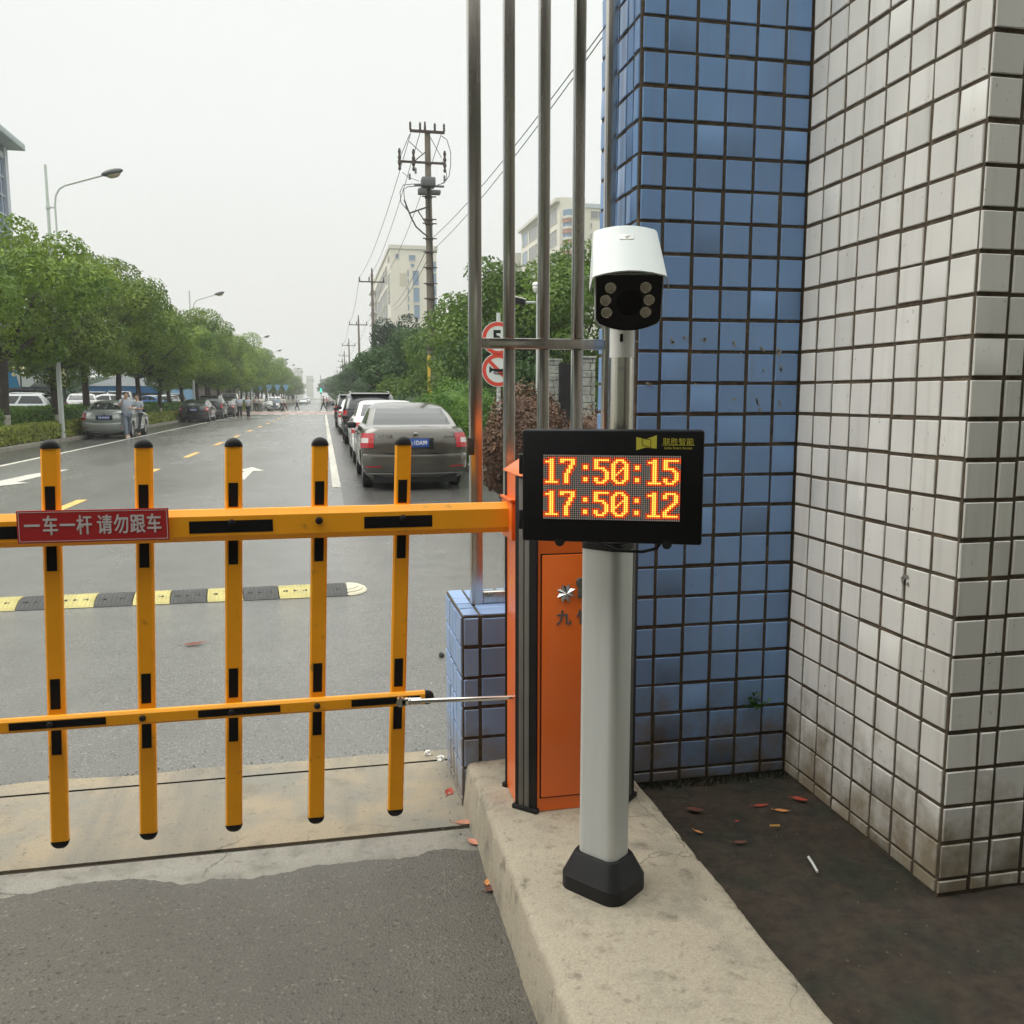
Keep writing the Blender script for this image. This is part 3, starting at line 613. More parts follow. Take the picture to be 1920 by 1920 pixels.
def bolt(x, y, z, r=.0095):
    m = MB(); m.lathe([(r * 1.25, 0), (r * 1.25, .003), (r, .0045), (r, .010), (r * .7, .0115), (0, .0115)], 14, frame((x, y, z), (1, 0, 0), (0, 0, 1))); return m
PX = [.2425 - .2655 * k for k in range(17)]
LRZ = (.539, .584); LY0, LY1 = 2.832, 2.852
def dome(mb, cx, cz, sgn, hw, y0, y1, n=10):
    """Half-round end cap: a hemispherical nose over the picket's end."""
    cy, hd = (y0 + y1) / 2, (y1 - y0) / 2 + .002; prof = []
    vs = []; fs = []; m_ = 16
    for i in range(n):
        a = math.pi / 2 * i / (n - 1)
        for k in range(m_):
            q = 2 * math.pi * k / m_; cc, ss = math.cos(q), math.sin(q); sx = math.copysign(abs(cc) ** .6, cc); sy = math.copysign(abs(ss) ** .6, ss)
            vs.append((cx + hw * sx * math.cos(a), cy + hd * sy * math.cos(a), cz + sgn * hw * 1.0 * math.sin(a)))
    for i in range(n - 1):
        for k in range(m_): fs.append((i * m_ + k, i * m_ + (k + 1) % m_, (i + 1) * m_ + (k + 1) % m_, (i + 1) * m_ + k))
    fs.append(tuple(range(m_))); return mb.add(vs, fs)
lean = .0375
for x in PX:
    y0, y1 = BY1 + .001, BY1 + .027
    def px_(z): return x + (z - 1.155) * lean
    pk = MB(); hw = .0262; cc = .006
    for z0, z1 in ((.152, 1.398),):
        pr = [(-hw, y0 + cc), (-hw + cc, y0), (hw - cc, y0), (hw, y0 + cc), (hw, y1 - cc), (hw - cc, y1), (-hw + cc, y1), (-hw, y1 - cc)]
        vs = [(px_(z0) + p[0], p[1], z0) for p in pr] + [(px_(z1) + p[0], p[1], z1) for p in pr]
        pk.add(vs, [tuple(reversed(range(8))), tuple(range(8, 16))] + [(i, (i + 1) % 8, 8 + (i + 1) % 8, 8 + i) for i in range(8)])
    p_ = part('picket', pk, M['yellow'], t, 20)
    for z0, z1 in ((1.025, 1.102), (1.209, 1.285), (.588, .685), (.44, .535)):
        m = MB(); hs = .0145
        m.add([(px_(z0) - hs, y0 - .0008, z0), (px_(z0) + hs, y0 - .0008, z0), (px_(z1) + hs, y0 - .0008, z1), (px_(z1) - hs, y0 - .0008, z1)], [(0, 1, 2, 3)]); sub('sticker', m, M['black_tape'], p_, None)
    m = MB(); dome(m, px_(1.398), 1.398, 1, hw + .0015, y0 - .001, y1 + .001); sub('end_cap', m, M['black_plastic'], p_)
    m = MB(); dome(m, px_(.152), .152, -1, hw + .0015, y0 - .001, y1 + .001); sub('end_cap', m, M['black_plastic'], p_)
    sub('bolt', bolt(px_(1.155), BY0 - .001, 1.164), M['black_plastic'], boom)
pf = [(LY0, LRZ[0] + .008), (LY0 + .007, LRZ[0]), (LY1, LRZ[0]), (LY1, LRZ[1]), (LY0 + .007, LRZ[1]), (LY0, LRZ[1] - .008)]
b = MB(); b.prism(pf, 'x', X0, .305); lr = part('lower_rail', b, M['yellow'], t, 20)
for a, e in [(.064, .288), (-.412, -.161), (-.957, -.683), (-1.50, -1.23), (-2.05, -1.78), (-2.6, -2.33), (-3.15, -2.88), (-3.7, -3.43)]:
    m = MB(); m.box(a, e, LY0 - .0012, LY0 - .0002, .550, .573); sub('sticker', m, M['black_tape'], lr, None)
for x in PX: sub('bolt', bolt(x + (.56 - 1.155) * lean, LY0 - .001, .5615, .008), M['black_plastic'], lr)
m = MB(); Mx = frame((.305, (LY0 + LY1) / 2, .5615), (0, 1, 0), (0, 0, 1)); Mx = Mx @ Matrix.Scale(.55, 4, (1, 0, 0)); m.lathe([(.0245, 0), (.0245, .008), (.022, .018), (.014, .027), (.0, .031)], 18, Mx); sub('end_cap', m, M['black_plastic'], lr)
# linkage rod from lower rail to cabinet
b = MB(); b.tube([(.285, 2.815, .560), (cx0 + .01, 2.815, .549)], .0078, 10); b.tube([(.245, 2.815, .561), (.288, 2.815, .5597)], .0115, 12); b.tube([(.25, 2.815, .561), (.254, 2.815, .561)], .0135, 12)
b.lathe([(.0155, -.012), (.0155, .012)], 16, frame((.222, 2.815, .562), (1, 0, 0), (0, 0, 1))); b.bbox(.222, .248, 2.803, 2.827, .550, .574, .004); part('link_rod', b, M['bright_steel'], t)

# red notice fixed to the boom
SY = 2.838
Ms = frame(((-.895 - .4725) / 2, SY, 1.169), (1, 0, -.004), (0, 0, 1))
t = thing('notice_board', 'red notice with white Chinese characters fixed on the yellow arm', 'sign', Ms.translation[:])
sw, sh = .2125, .049
b = MB(); b.bbox(-sw, sw, -sh, sh, -.002, .0015, .001, M=Ms); part('board', b, M['sign_red'], t, None)
b = MB(); i_ = .0045; lw = .0016
for a0, a1, c0, c1 in ((-sw + i_, sw - i_, sh - i_ - lw, sh - i_), (-sw + i_, sw - i_, -sh + i_, -sh + i_ + lw), (-sw + i_, -sw + i_ + lw, -sh + i_ + lw, sh - i_ - lw), (sw - i_ - lw, sw - i_, -sh + i_ + lw, sh - i_ - lw)): b.box(a0, a1, c0, c1, .0016, .0021, M=Ms)
part('border', b, M['sign_white'], t, None)
b = MB()
for k, (chh, x) in enumerate(zip('一车一杆请勿跟车', (-.171, -.121, -.074, -.027, .030, .077, .123, .170))):
    for k2, (ox, oy) in enumerate(((0, 0), (.0011, 0), (-.0011, 0), (0, .0009), (0, -.0009))): merge(b, text_mb(chh, .062, Ms @ Matrix.Translation((x + ox, -.001 + oy, .0021 + .00025 * k2)), sx=.72))
part('lettering', b, M['sign_white'], t, None)

# ================================================================== CAMERA POLE
pc = Vector((.738, 2.245, 0)); Mr = Matrix.Translation(pc) @ Matrix.Rotation(R(-52), 4, 'Z')
def rrect(a, b_, r, n=6):
    pts = []
    for cx, cy, s0 in ((a - r, b_ - r, 0), (-a + r, b_ - r, 90), (-a + r, -b_ + r, 180), (a - r, -b_ + r, 270)):
        for k in range(n + 1): an = R(s0 + 90 * k / n); pts.append((cx + r * math.cos(an), cy + r * math.sin(an)))
    return pts
t = thing('camera_pole', 'grey aluminium pole with black boot carrying the clock display and white camera', 'pole', (pc.x, pc.y, .183))
b = MB(); b.prism(rrect(.062, .047, .026), 'z', .20, 1.150, M=Mr); part('shaft', b, M['alu'], t, 40)
b = MB(); b.prism(rrect(.0635, .0485, .027), 'z', 1.150, 1.166, M=Mr); b.prism(rrect(.058, .043, .024), 'z', 1.166, 1.172, M=Mr); part('pole_cap', b, M['black_plastic'], t, 40)
def loft(rings, cap=True):
    m = MB(); n = len(rings[0]); m.add([v for r in rings for v in r], [(j * n + k, j * n + (k + 1) % n, (j + 1) * n + (k + 1) % n, (j + 1) * n + k) for j in range(len(rings) - 1) for k in range(n)] + ([tuple(reversed(range(n))), tuple((len(rings) - 1) * n + k for k in range(n))] if cap else [])); return m
rg = []
for z, a, b_, r in ((.176, .100, .086, .042), (.224, .100, .086, .042), (.229, .097, .083, .040), (.282, .074, .059, .03), (.288, .070, .055, .03)): rg.append([Mr @ Vector((x, y, z)) for x, y in rrect(a, b_, r)])
part('boot', loft(rg), M['black_plastic'], t, 30)
ax = Vector((.775, 2.262, 0))
b = MB(); b.tube([(ax.x, ax.y, 1.165), (ax.x, ax.y, 1.655)], .033, 32); part('upper_tube', b, M['steel'], t, 40)
b = MB(); b.tube([(ax.x, ax.y, 1.165), (ax.x, ax.y, 1.18)], .052, 24); part('flange', b, M['steel'], t, 40)
cdir = Vector((math.cos(R(-21.7)), math.sin(R(-21.7)), 0)); nrm = Vector((cdir.y, -cdir.x, 0))   # display axis, outward normal
b = MB(); b.tube([Vector((ax.x, ax.y, 1.625)) + nrm * .03, Vector((ax.x, ax.y, 1.625)) + nrm * .036], .0075, 12); part('bolt', b, M['chrome'], t, 40)

# ================================================================== LED CLOCK DISPLAY
p0 = ray(979.4, 806) * 2.2 + Vector((0, 0, EYE)); p1 = ray(1321.7, 807) * 2.125 + Vector((0, 0, EYE))
cdir = Vector((p1.x - p0.x, p1.y - p0.y, 0)).normalized(); nrm = Vector((cdir.y, -cdir.x, 0)); W_ = Vector((p1.x - p0.x, p1.y - p0.y)).length
zt_, zb_ = 1.4715, 1.1925; H_ = zt_ - zb_
Md = frame((p0.x, p0.y, zb_), cdir, (0, 0, 1))      # x right, y up, z out of the face
t = thing('led_display', 'black LED display box on the grey pole showing two orange clock times', 'display', (Md @ Vector((W_ / 2, 0, -.04)))[:])
b = MB(); b.bbox(0, W_, 0, H_, -.085, 0, .006, M=Md); part('housing', b, M['black_paint'], t, 30)
for yy in (.055, .195): b = MB(); b.bbox(-.011, .004, yy - .028, yy + .022, -.045, -.012, .003, M=Md); part('side_hinge', b, M['black_plastic'], t)
for xx in (.095, .36):
    b = MB(); b.lathe([(.012, -.03), (.012, .0), (.009, .002), (0, .002)], 14, Md @ frame((xx, -.0, -.03), (1, 0, 0), (0, 0, 1)) @ Matrix.Rotation(R(90), 4, 'X')); part('bottom_latch', b, M['black_plastic'], t)
# module window: measured from the photograph as fractions of the face
fx0, fx1 = (1020 - 979.4) / 340., (1278 - 979.4) / 340.; wx0_, wx1_ = fx0 * W_, fx1 * W_
wy1_ = H_ * (1 - (853 - 806) / 217.); wy0_ = H_ * (1 - (978.5 - 806) / 217.)
b = MB(); b.box(wx0_, wx1_, wy0_, wy1_, .0005, .002, M=Md); part('led_board', b, mat('led_board', (.02, .017, .018), .7), t, None)
dx = (wx1_ - wx0_) / 64; dy = (wy1_ - wy0_) / 32
GL = {'0': '00111100 01100110 11000011 11000011 11000111 11001011 11010011 11100011 11000011 11000011 01100110 00111100'.split(),
      '1': '00011000 01111000 00011000 00011000 00011000 00011000 00011000 00011000 00011000 00011000 00011000 01111110'.split(),
      '2': '01111100 11000110 11000110 00000110 00000110 00001100 00011000 00110000 01100000 11000000 11000000 11111110'.split(),
      '5': '11111110 11000000 11000000 11000000 11111000 00001100 00000110 00000110 00000110 11000110 11001100 01111000'.split(),
      '7': '11111110 11000110 00000110 00001100 00001100 00011000 00011000 00110000 00110000 00110000 00110000 00110000'.split(),
      ':': '00000000 00000000 00000000 00011000 00011000 00000000 00000000 00000000 00000000 00011000 00011000 00000000'.split()}
lit = {}
for row, s_ in enumerate(('17:50:15', '17:50:12')):
    for ci, chh in enumerate(s_):
        for r_, line in enumerate(GL[chh]):
            for c2, bit in enumerate(line):
                if bit == '1': lit[(ci * 8 + c2, row * 16 + 2 + r_)] = row * 8 + ci
on, off, halo = [MB() for _ in range(16)], MB(), MB()
for r_ in range(32):
    for c2 in range(64):
        cx, cy = wx0_ + (c2 + .5) * dx, wy1_ - (r_ + .5) * dy
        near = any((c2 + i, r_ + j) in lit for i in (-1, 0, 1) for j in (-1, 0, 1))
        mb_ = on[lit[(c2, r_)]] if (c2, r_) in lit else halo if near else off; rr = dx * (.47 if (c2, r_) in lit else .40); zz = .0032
        mb_.add([Md @ Vector((cx + rr * math.cos(2 * math.pi * k / 8), cy + rr * math.sin(2 * math.pi * k / 8), zz)) for k in range(8)], [tuple(range(8))])
for m_ in on: part('clock_digit', m_, M['led_on'], t, None)
part('led_dots_unlit', off, M['led_off'], t, None); part('led_dots_halo', halo, M['led_halo'], t, None)  # halo dots: unlit neighbours given a red glow as painted bloom
# maker's mark
def dpt(px, py): return ((px - 979.4) / 340. * W_, H_ * (1 - (py - 806) / 217.), .0006)
b = MB(); q = [dpt(*p) for p in ((1194.5, 818.5), (1213, 822), (1232.5, 814.5), (1232.5, 840), (1213, 838), (1195, 843.5))]; b.add([Md @ Vector(p) for p in q], [tuple(range(6))])
part('maker_mark', b, M['logo'], t, None)
b = MB()
fr = [dpt(*p) for p in ((1205.5, 820.5), (1221.5, 823.5), (1221.5, 838), (1205.5, 833.5))]
for i in range(4):
    a_, e_ = Vector(fr[i]), Vector(fr[(i + 1) % 4]); d_ = (e_ - a_).normalized(); n_ = Vector((-d_.y, d_.x, 0)) * .0007
    b.add([Md @ (v + Vector((0, 0, .0005))) for v in (a_ - n_, e_ - n_, e_ + n_, a_ + n_)], [(0, 1, 2, 3)])
part('mark_outline', b, M['black_paint'], t, None)
c = dpt(1272, 827.5); b = text_mb('联胜智能', .0186, Md @ Matrix.Translation(c), sx=1.0)
a_ = dpt(1242, 833.2); e_ = dpt(1302, 834.2); b.box(a_[0], e_[0], a_[1] - .0005, a_[1] + .0003, .0004, .0008, M=Md)
merge(b, text_mb('Links Smart Access', .0092, Md @ Matrix.Translation(dpt(1272, 838.6)), sx=.93)); part('lettering', b, M['logo'], t, None)
b = MB(); b.tube([Md @ Vector(p) for p in ((.345, -.002, -.04), (.335, -.018, -.045), (.30, -.03, -.06), (.24, -.032, -.075), (.2, -.02, -.085), (.18, -.01, -.09))], .004, 8); part('cable', b, M['black_plastic'], t)

# ================================================================== WHITE CAMERA on top of the pole
fc = ray(1178.5, 566) * 2.10 + Vector((0, 0, EYE)); bc = ray(1170, 472) * 2.46 + Vector((0, 0, EYE))
ydir = (fc - bc); Lc = .40; fwd = ydir.normalized(); side = fwd.cross(Vector((0, 0, 1))).normalized() * -1; side = Vector((0, 0, 1)).cross(fwd).normalized()
upv = fwd.cross(side).normalized()
if upv.z < 0: upv = -upv
side = upv.cross(fwd).normalized()
Mc = Matrix((side, upv, fwd)).transposed().to_4x4(); Mc.translation = fc      # x sideways, y up, z towards the viewer
t = thing('security_camera', 'white bullet camera with black face and six round lamps above the display', 'camera', (ax.x, ax.y, 1.655))
def face(s=1.0, z=0.0, dy=0.0):
    w2, top, bot = .081 * s, .068 * s, -.042 * s; pts = [(-w2, top), (-w2 * .985, bot), (-w2 * .93, bot - .008)]
    for k in range(9): a = -1 + 2 * k / 8; pts.append((a * w2 * .9, bot - .012 - .018 * (1 - a * a)))
    pts += [(w2 * .93, bot - .008), (w2 * .985, bot), (w2, top)]
    return [Mc @ Vector((x, y + dy, z)) for x, y in pts]
b = loft([face(.93, -.34), face(.98, -.30), face(1, -.01), face(.985, 0)]); part('body', b, M['white_coat'], t, 25)
b = loft([face(.955, .0005), face(.955, .003)]); part('face_glass', b, M['lens_black'], t, 25)
b = MB(); b.lathe([(.030, .003), (.030, .005), (.026, .0055), (.0, .0045)], 32, Mc @ Matrix.Translation((.002, -.002, 0))); part('lens', b, M['black_paint'], t)
for x, y in ((-.043, .036), (-.054, .006), (-.051, -.024), (.039, .036), (.048, .006), (.041, -.024)):
    m = MB(); Ml = Mc @ Matrix.Translation((x, y, .003)); m.lathe([(.0132, 0), (.0132, .003), (.0118, .0036), (.0108, .0012), (.004, .0005), (.003, .002), (0, .0022)], 20, Ml); part('infrared_lamp', m, M['led_lens'], t)
# hood: folded white sheet, wider than the body, overhanging in front
rg = []
for z, s_, dz in ((-.385, .98, 0), (-.36, 1.0, 0), (.0, 1.0, 0), (.022, 1.0, 0)):
    pts = [(-.0935, .034), (-.0855, .066)]
    for k in range(7): a = -1 + 2 * k / 6; pts.append((a * .080, .070 + .012 * (1 - a * a)))
    pts += [(.0855, .066), (.0935, .034)]
    if z <= -.3: pts[0] = (-.0885, .050); pts[-1] = (.0885, .050)
    inner = [(x * .975, y - .003) for x, y in reversed(pts)]
    rg.append([Mc @ Vector((x * s_, y, z)) for x, y in pts + inner])
b = loft(rg); hood = part('hood', b, M['white_coat'], t, 25)
b = MB(); b.bbox(-.018, .018, -.022, .022, -.002, .0012, .001, M=Mc @ frame((0, .0828, -.265), (1, 0, 0), (0, 0, -1))); sub('label_plate', b, M['white_plastic'], hood)
rnd = random.Random(4); b = MB()
for k in range(5): b.box(-.006 + rnd.uniform(0, .012), .003 + rnd.uniform(0, .012), -.015 + k * .006, -.0125 + k * .006, .0013, .0016, M=Mc @ frame((0, .0828, -.265), (1, 0, 0), (0, 0, -1)))
sub('label_marks', b, M['black_paint'], hood, None)
b = MB(); b.tube([(ax.x, ax.y, 1.652), (ax.x, ax.y, 1.74), (ax.x, ax.y + .002, 1.775)], [.0325, .0325, .0325], 28); b.tube([Vector((ax.x, ax.y, 1.765)), Vector((ax.x + .012, ax.y + .005, 1.83))], [.0325, .037], 28); part('bracket', b, M['white_plastic'], t, 40)
b = MB(); b.bbox(-.004, .004, -.010, .010, 0, .002, .0008, M=frame(Vector((ax.x, ax.y, 1.705)) + nrm * .0325, cdir, (0, 0, 1))); part('screw_slot', b, M['black_paint'], t)

# ================================================================== SPEED BUMP
t = thing('speed_bump', 'black and yellow rubber speed bump lying across the lane behind the barrier', 'speed bump', (-2.9, 7.18, 0))
pfb = [(6.955, .004), (6.985, .016), (7.06, .034), (7.14, .045), (7.22, .045), (7.30, .034), (7.375, .016), (7.405, .004)]
xs = [.142 - .2685 * k for k in range(24)]
for k in range(23):
    xa, xb = xs[k + 1] + .004, xs[k] - .004; dark = k % 2 == 0; m = MB(); nn = 26; vs = []; fs = []
    for i in range(nn + 1):
        x = xa + (xb - xa) * i / nn; u = i / nn
        for j, (y, z) in enumerate(pfb):
            v = j / (len(pfb) - 1); ph = (u * 9 + abs(v - .5) * 7) % 1.0
            vs.append((x + (.5 - v) * 0.05, y, z + (.0045 if ph < .5 and 0 < j < 7 else 0)))
    n = len(pfb); fs = [(i * n + j, (i + 1) * n + j, (i + 1) * n + j + 1, i * n + j + 1) for i in range(nn) for j in range(n - 1)] + [tuple(range(n)), tuple(nn * n + j for j in reversed(range(n)))]
    m.add(vs, fs)
    for c in ((.06, .135, .21) if k % 3 else (.07, .2)):
        m.bbox(xa + c - .017, xa + c + .017, 7.06, 7.10, .034, .0405, .003, mi=1)
    part('rubber_segment', m, [M['rubber'] if dark else M['rubber_yellow'], M['black_plastic']], t, None)
m = MB(); rg = []
for s_, z in ((1, .004), (.93, .016), (.80, .018), (.78, .028), (.55, .030), (.53, .038), (.2, .043)):
    rg.append([(.146 + .165 * s_ * max(0, math.cos(a)), 7.18 + .222 * s_ * math.sin(a), z) for a in [R(-90 + 180 * k / 16) for k in range(17)]])
m = loft(rg); part('end_piece', m, M['rubber_cream'], t, None)

# ================================================================== VEGETATION
def leaf_cloud(mb, blobs, n, size, rn, shell=.55, flat=.0, aspect=.55):
    """Leaf-shaped faces scattered through the outer part of overlapping lumps."""
    wts = [b_[3] * b_[4] * b_[5] for b_ in blobs]; wts = [x ** .667 for x in wts]; tot = sum(wts); acc = []; s_ = 0
    for x in wts: s_ += x / tot; acc.append(s_)
    for _ in range(n):
        q = rn.random(); bi = next((i for i, a in enumerate(acc) if q <= a), 0); bx, by, bz, rx, ry, rz = blobs[bi]
        while True:
            d = Vector((rn.gauss(0, 1), rn.gauss(0, 1), rn.gauss(0, 1)))
            if d.length > 1e-3: break
        d.normalize(); rr = shell + (1 - shell) * rn.random() ** .6
        rr *= 1 + .16 * noise.noise((d.x * 2.2 + bx, d.y * 2.2 + by, d.z * 2.2 + bz)) + (.1 * rn.random() if rn.random() < .12 else 0)
        p = Vector((bx + d.x * rx * rr, by + d.y * ry * rr, bz + d.z * rz * rr))
        nn_ = (d + Vector((rn.gauss(0, .55), rn.gauss(0, .55), rn.gauss(0, .55) + .35))).normalized()
        a = nn_.orthogonal().normalized(); ang = rn.random() * 6.283; a = a * math.cos(ang) + nn_.cross(a) * math.sin(ang); c = nn_.cross(a)
        L_ = size * rn.uniform(.65, 1.35); W2 = L_ * aspect
        b0 = len(mb.v); mb.v += [tuple(p - a * L_ * .5), tuple(p + c * W2 * .5 + nn_ * L_ * .06), tuple(p + a * L_ * .5), tuple(p - c * W2 * .5 + nn_ * L_ * .06)]
        mb.f.append((b0, b0 + 1, b0 + 2, b0 + 3)); mb.mi.append(0)
def make_tree(name, label, cat, loc, seed, h, rad, trunk_h, n, size, lm, group=None, r0=.16, wash=True, blobs_n=24, sep=False):
    rn = random.Random(seed); root = thing(name, label, cat, (0, 0, 0), group)
    cb = trunk_h * .85; blobs = []
    for k in range(blobs_n):
        a = rn.random() * 6.283; zf = (k + .5) / blobs_n; z = cb + .6 + (h - cb - 1.1) * min(1.06, zf + rn.uniform(-.07, .07))
        env = rad * (.55 + .9 * math.sin(math.pi * (.14 + .76 * zf))) * .62; rr = env * math.sqrt(rn.random()) * 1.2; br = rad * rn.uniform(.18, .40)
        blobs.append((rr * math.cos(a), rr * math.sin(a), z, br * 1.1, br * 1.1, br * .80))
    tb = MB(); lean = (rn.uniform(-.2, .2), rn.uniform(-.2, .2)); top = Vector((lean[0], lean[1], trunk_h))
    pts = [Vector((0, 0, -.1)), Vector((lean[0] * .3, lean[1] * .3, trunk_h * .4)), top]
    tb.tube(pts, [r0 * 1.15, r0 * .9, r0 * .8], 9)
    for bx, by, bz, br, _, _ in blobs[::2] if blobs_n > 12 else blobs:
        e_ = Vector((bx, by, bz - .1)); mid = top.lerp(e_, .5) + Vector((rn.uniform(-.2, .2), rn.uniform(-.2, .2), rn.uniform(-.1, .25)))
        tb.tube([top - Vector((0, 0, .15)), mid, e_], [r0 * .5, r0 * .28, .02], 6)
    part('trunk', tb, M['bark'], root, 60)
    if wash:
        wb = MB(); wb.tube([pts[0], pts[0].lerp(pts[1], 1.05 / (trunk_h * .4 + .1))], [r0 * 1.18, r0 * 1.02], 9); part('whitewash', wb, M['limewash'], root, 60)
    lb = MB(); leaf_cloud(lb, blobs, n, size, rn, .68); part('crown', lb, lm, root, None)
    root.location = loc; return root
GT = 'street trees along the left verge'
protos = []
specs = [(21, 7.3, 2.9, 2.85, 20000, .15), (22, 8.0, 3.0, 3.0, 22000, .15), (23, 7.2, 2.8, 2.8, 20000, .15), (24, 7.6, 3.1, 2.95, 20000, .15)]
row = [(5, 31, 0, .96), (103, 36.2, 1, .86), (162, 41.5, 3, 1.0), (220, 47.2, 2, .98), (262, 52.6, 0, .94), (298, 58, 1, .86), (None, 63.5, 2, .93)]
ordn = ['nearest', 'second', 'third', 'fourth', 'fifth', 'sixth', 'seventh', 'eighth', 'ninth', 'tenth']
for i, (px, Y, k, sc) in enumerate(row + [(None, 69 + 5.6 * j, (j * 3 + 1) % 4, (.95 if j < 6 else 1) + .1 * math.sin(j * 2.3)) for j in range(46)]):
    x = XA(px, Y) if px is not None else -9.9 + .25 * math.sin(i * 1.7)
    if i == 0: lab = 'green street tree cut by the left edge of the picture, whitewashed trunk base'
    elif i == 1: lab = 'green street tree with whitewashed base, beside the nearest tall street lamp'
    elif i < 7: lab = 'green street tree, %s in the left row counting from the picture edge' % ordn[i]
    elif i < 14: lab = 'green street tree in the left row behind the parked dark cars'
    else: lab = 'distant green street tree in the left row beyond the pedestrian crossing'
    if k >= len(protos):
        for kk in range(len(protos), k + 1): pass
    while len(protos) <= max(k, 0):
        s_ = specs[len(protos)]; pr = make_tree('street_tree', 'green street tree', 'tree', (0, 0, -50), s_[0], s_[1], s_[2], s_[3], s_[4], s_[5], M['leaf_tree'], GT); protos.append([pr, False])
    pr = protos[k]
    if not pr[1]:
        o = pr[0]; o.location = (x, Y, .1); o['label'] = lab; o.rotation_euler.z = i * 1.3; pr[1] = True
        o.scale = (sc, sc, sc)
    else:
        o = dup(pr[0], (x, Y, .1), i * 1.3, lab, GT, (sc, sc, sc * (1 + .06 * math.sin(i * 3.1))))
# trees and shrubs right of the road
GR = 'trees right of the road'
rights = []
def rtree(x, Y, h, rad, th, n, size, m, lab, seed, nb=30):
    return make_tree('broadleaf_tree', lab, 'tree', (x, Y, .08), seed, h, rad, th, n, size, m, GR, .14, False, nb)
rtree(XA(925, 27), 27, 5.6, 2.2, .9, 19000, .12, M['leaf_right'], 'bushy green tree behind the left fence tubes, left of the white camera mast', 31)
rtree(XA(1035, 26), 26, 5.9, 2.3, .9, 20000, .12, M['leaf_right'], 'bushy green tree behind the fence, in front of the cream tower block with bay windows', 32)
rtree(XA(1100, 24), 24, 5.2, 2.0, .9, 16000, .12, M['leaf_right'], 'bushy green tree half hidden behind the white bullet camera', 33)
rtree(XA(890, 41), 41, 5.5, 2.6, 1.0, 18000, .14, M['leaf_right'], 'light green tree just right of the wooden looking utility pole', 34)
rtree(XA(905, 31), 31, 3.6, 1.9, .6, 9000, .12, M['leaf_right'], 'low green tree behind the round road signs', 35)
rtree(XA(985, 24), 24, 3.7, 2.0, .6, 11000, .11, M['leaf_dark'], 'dark green low tree behind the purple brown bush', 36)
rtree(XA(758, 46), 47, 5.0, 2.3, 1.0, 18000, .15, M['leaf_dark'], 'dark green tree beside the utility pole, below the beige block', 37)
rtree(XA(742, 44), 44, 2.6, 1.7, .4, 6000, .13, M['leaf_right'], 'low olive shrub tree left of the dark tree', 38)
rtree(XA(786, 43), 43, 3.2, 1.9, .5, 7000, .13, M['leaf_right'], 'low green shrub tree at the foot of the utility pole', 39)
far = [(735, 70, 7.9, 2.3), (762, 80, 7.6, 2.4), (738, 66, 4.6, 2.2), (704, 92, 6.9, 3.0), (686, 95, 6.0, 3.0), (676, 105, 5.6, 3.0), (668, 118, 5.6, 3.2), (661, 132, 5.6, 3.4), (655, 148, 5.8, 3.6), (649, 166, 6.2, 3.8), (644, 188, 6.4, 4.2), (639, 215, 7, 4.6), (634, 250, 8, 5), (629, 300, 9, 6), (690, 84, 3.4, 2.0), (672, 84, 3.0, 2.2), (830, 62, 5.8, 2.4), (655, 100, 3.0, 2.4)]
fp = None
for i, (px, Y, h, rad) in enumerate(far):
    if i in (0, 3): fp = make_tree('broadleaf_tree', 'x', 'tree', (0, 0, 0), 50 + i, 6, 2.6, 1.2, 9000, .2, M['leaf_dark'] if i else M['leaf_far'], GR, .14, False, 26); o = fp
    else: o = dup(fp, (0, 0, 0))
    o.location = (XA(px, Y) + rad * .25, Y, .08); o.rotation_euler.z = i * 2.1; o.scale = (rad / 2.6, rad / 2.6, h / 6)
    o['label'] = ['tall hazy tree in front of the left edge of the beige block', 'tall hazy tree in front of the middle of the beige block', 'low green tree beside the second utility pole'][i] if i < 3 else 'low shrub tree at the foot of the second utility pole' if i == 14 else 'green tree close behind the top of the utility pole base' if i == 16 else 'hazy dark green tree in the far row right of the road'; o['group'] = GR
def bush(name, label, c, r, n, size, m, seed, nb=9, cat='bush', group=None):
    rn = random.Random(seed); t = thing(name, label, cat, (c[0], c[1], .05), group); bl = [(c[0], c[1], c[2] + r[2] * .05, r[0] * .9, r[1] * .9, r[2] * .92)]
    for k in range(nb):
        a = rn.random() * 6.283; q = rn.uniform(.35, .6); bl.append((c[0] + r[0] * q * math.cos(a), c[1] + r[1] * q * math.sin(a), c[2] + rn.uniform(-.3, .35) * r[2], r[0] * .5, r[1] * .5, r[2] * .5))
    b = MB(); leaf_cloud(b, bl, n, size, rn, .80); part('foliage', b, m, t, None)
    b = MB(); bm = bmesh.new(); bmesh.ops.create_icosphere(bm, subdivisions=4, radius=1)
    for v in bm.verts: d = 1 + .18 * noise.noise(v.co * 2.5 + Vector((seed, 0, 0))) + .10 * noise.noise(v.co * 9); v.co = Vector((c[0] + v.co.x * r[0] * .72 * d, c[1] + v.co.y * r[1] * .72 * d, max(.06, c[2] + v.co.z * r[2] * .74 * d)))
    b.frombm(bm); part('twig_core', b, m, t, None)
    b = MB()
    for k in range(5):
        a = rn.random() * 6.283; b.tube([(c[0], c[1], .05), (c[0] + r[0] * .4 * math.cos(a), c[1] + r[1] * .4 * math.sin(a), c[2] + r[2] * .2)], [.03, .012], 5)
    part('stem', b, M['bark'], t); return t
bush('round_bush', 'bright green clipped round bush right of the grey car roof', (XA(856, 19.5), 19.5, .86), (1.06, .95, 1.12), 20000, .06, M['leaf_bush'], 61)
bush('round_bush', 'large purple brown clipped round bush behind the steel fence', (XA(986, 12.6), 12.6, .78), (.68, .72, 1.02), 30000, .052, M['leaf_purple'], 62, 10)
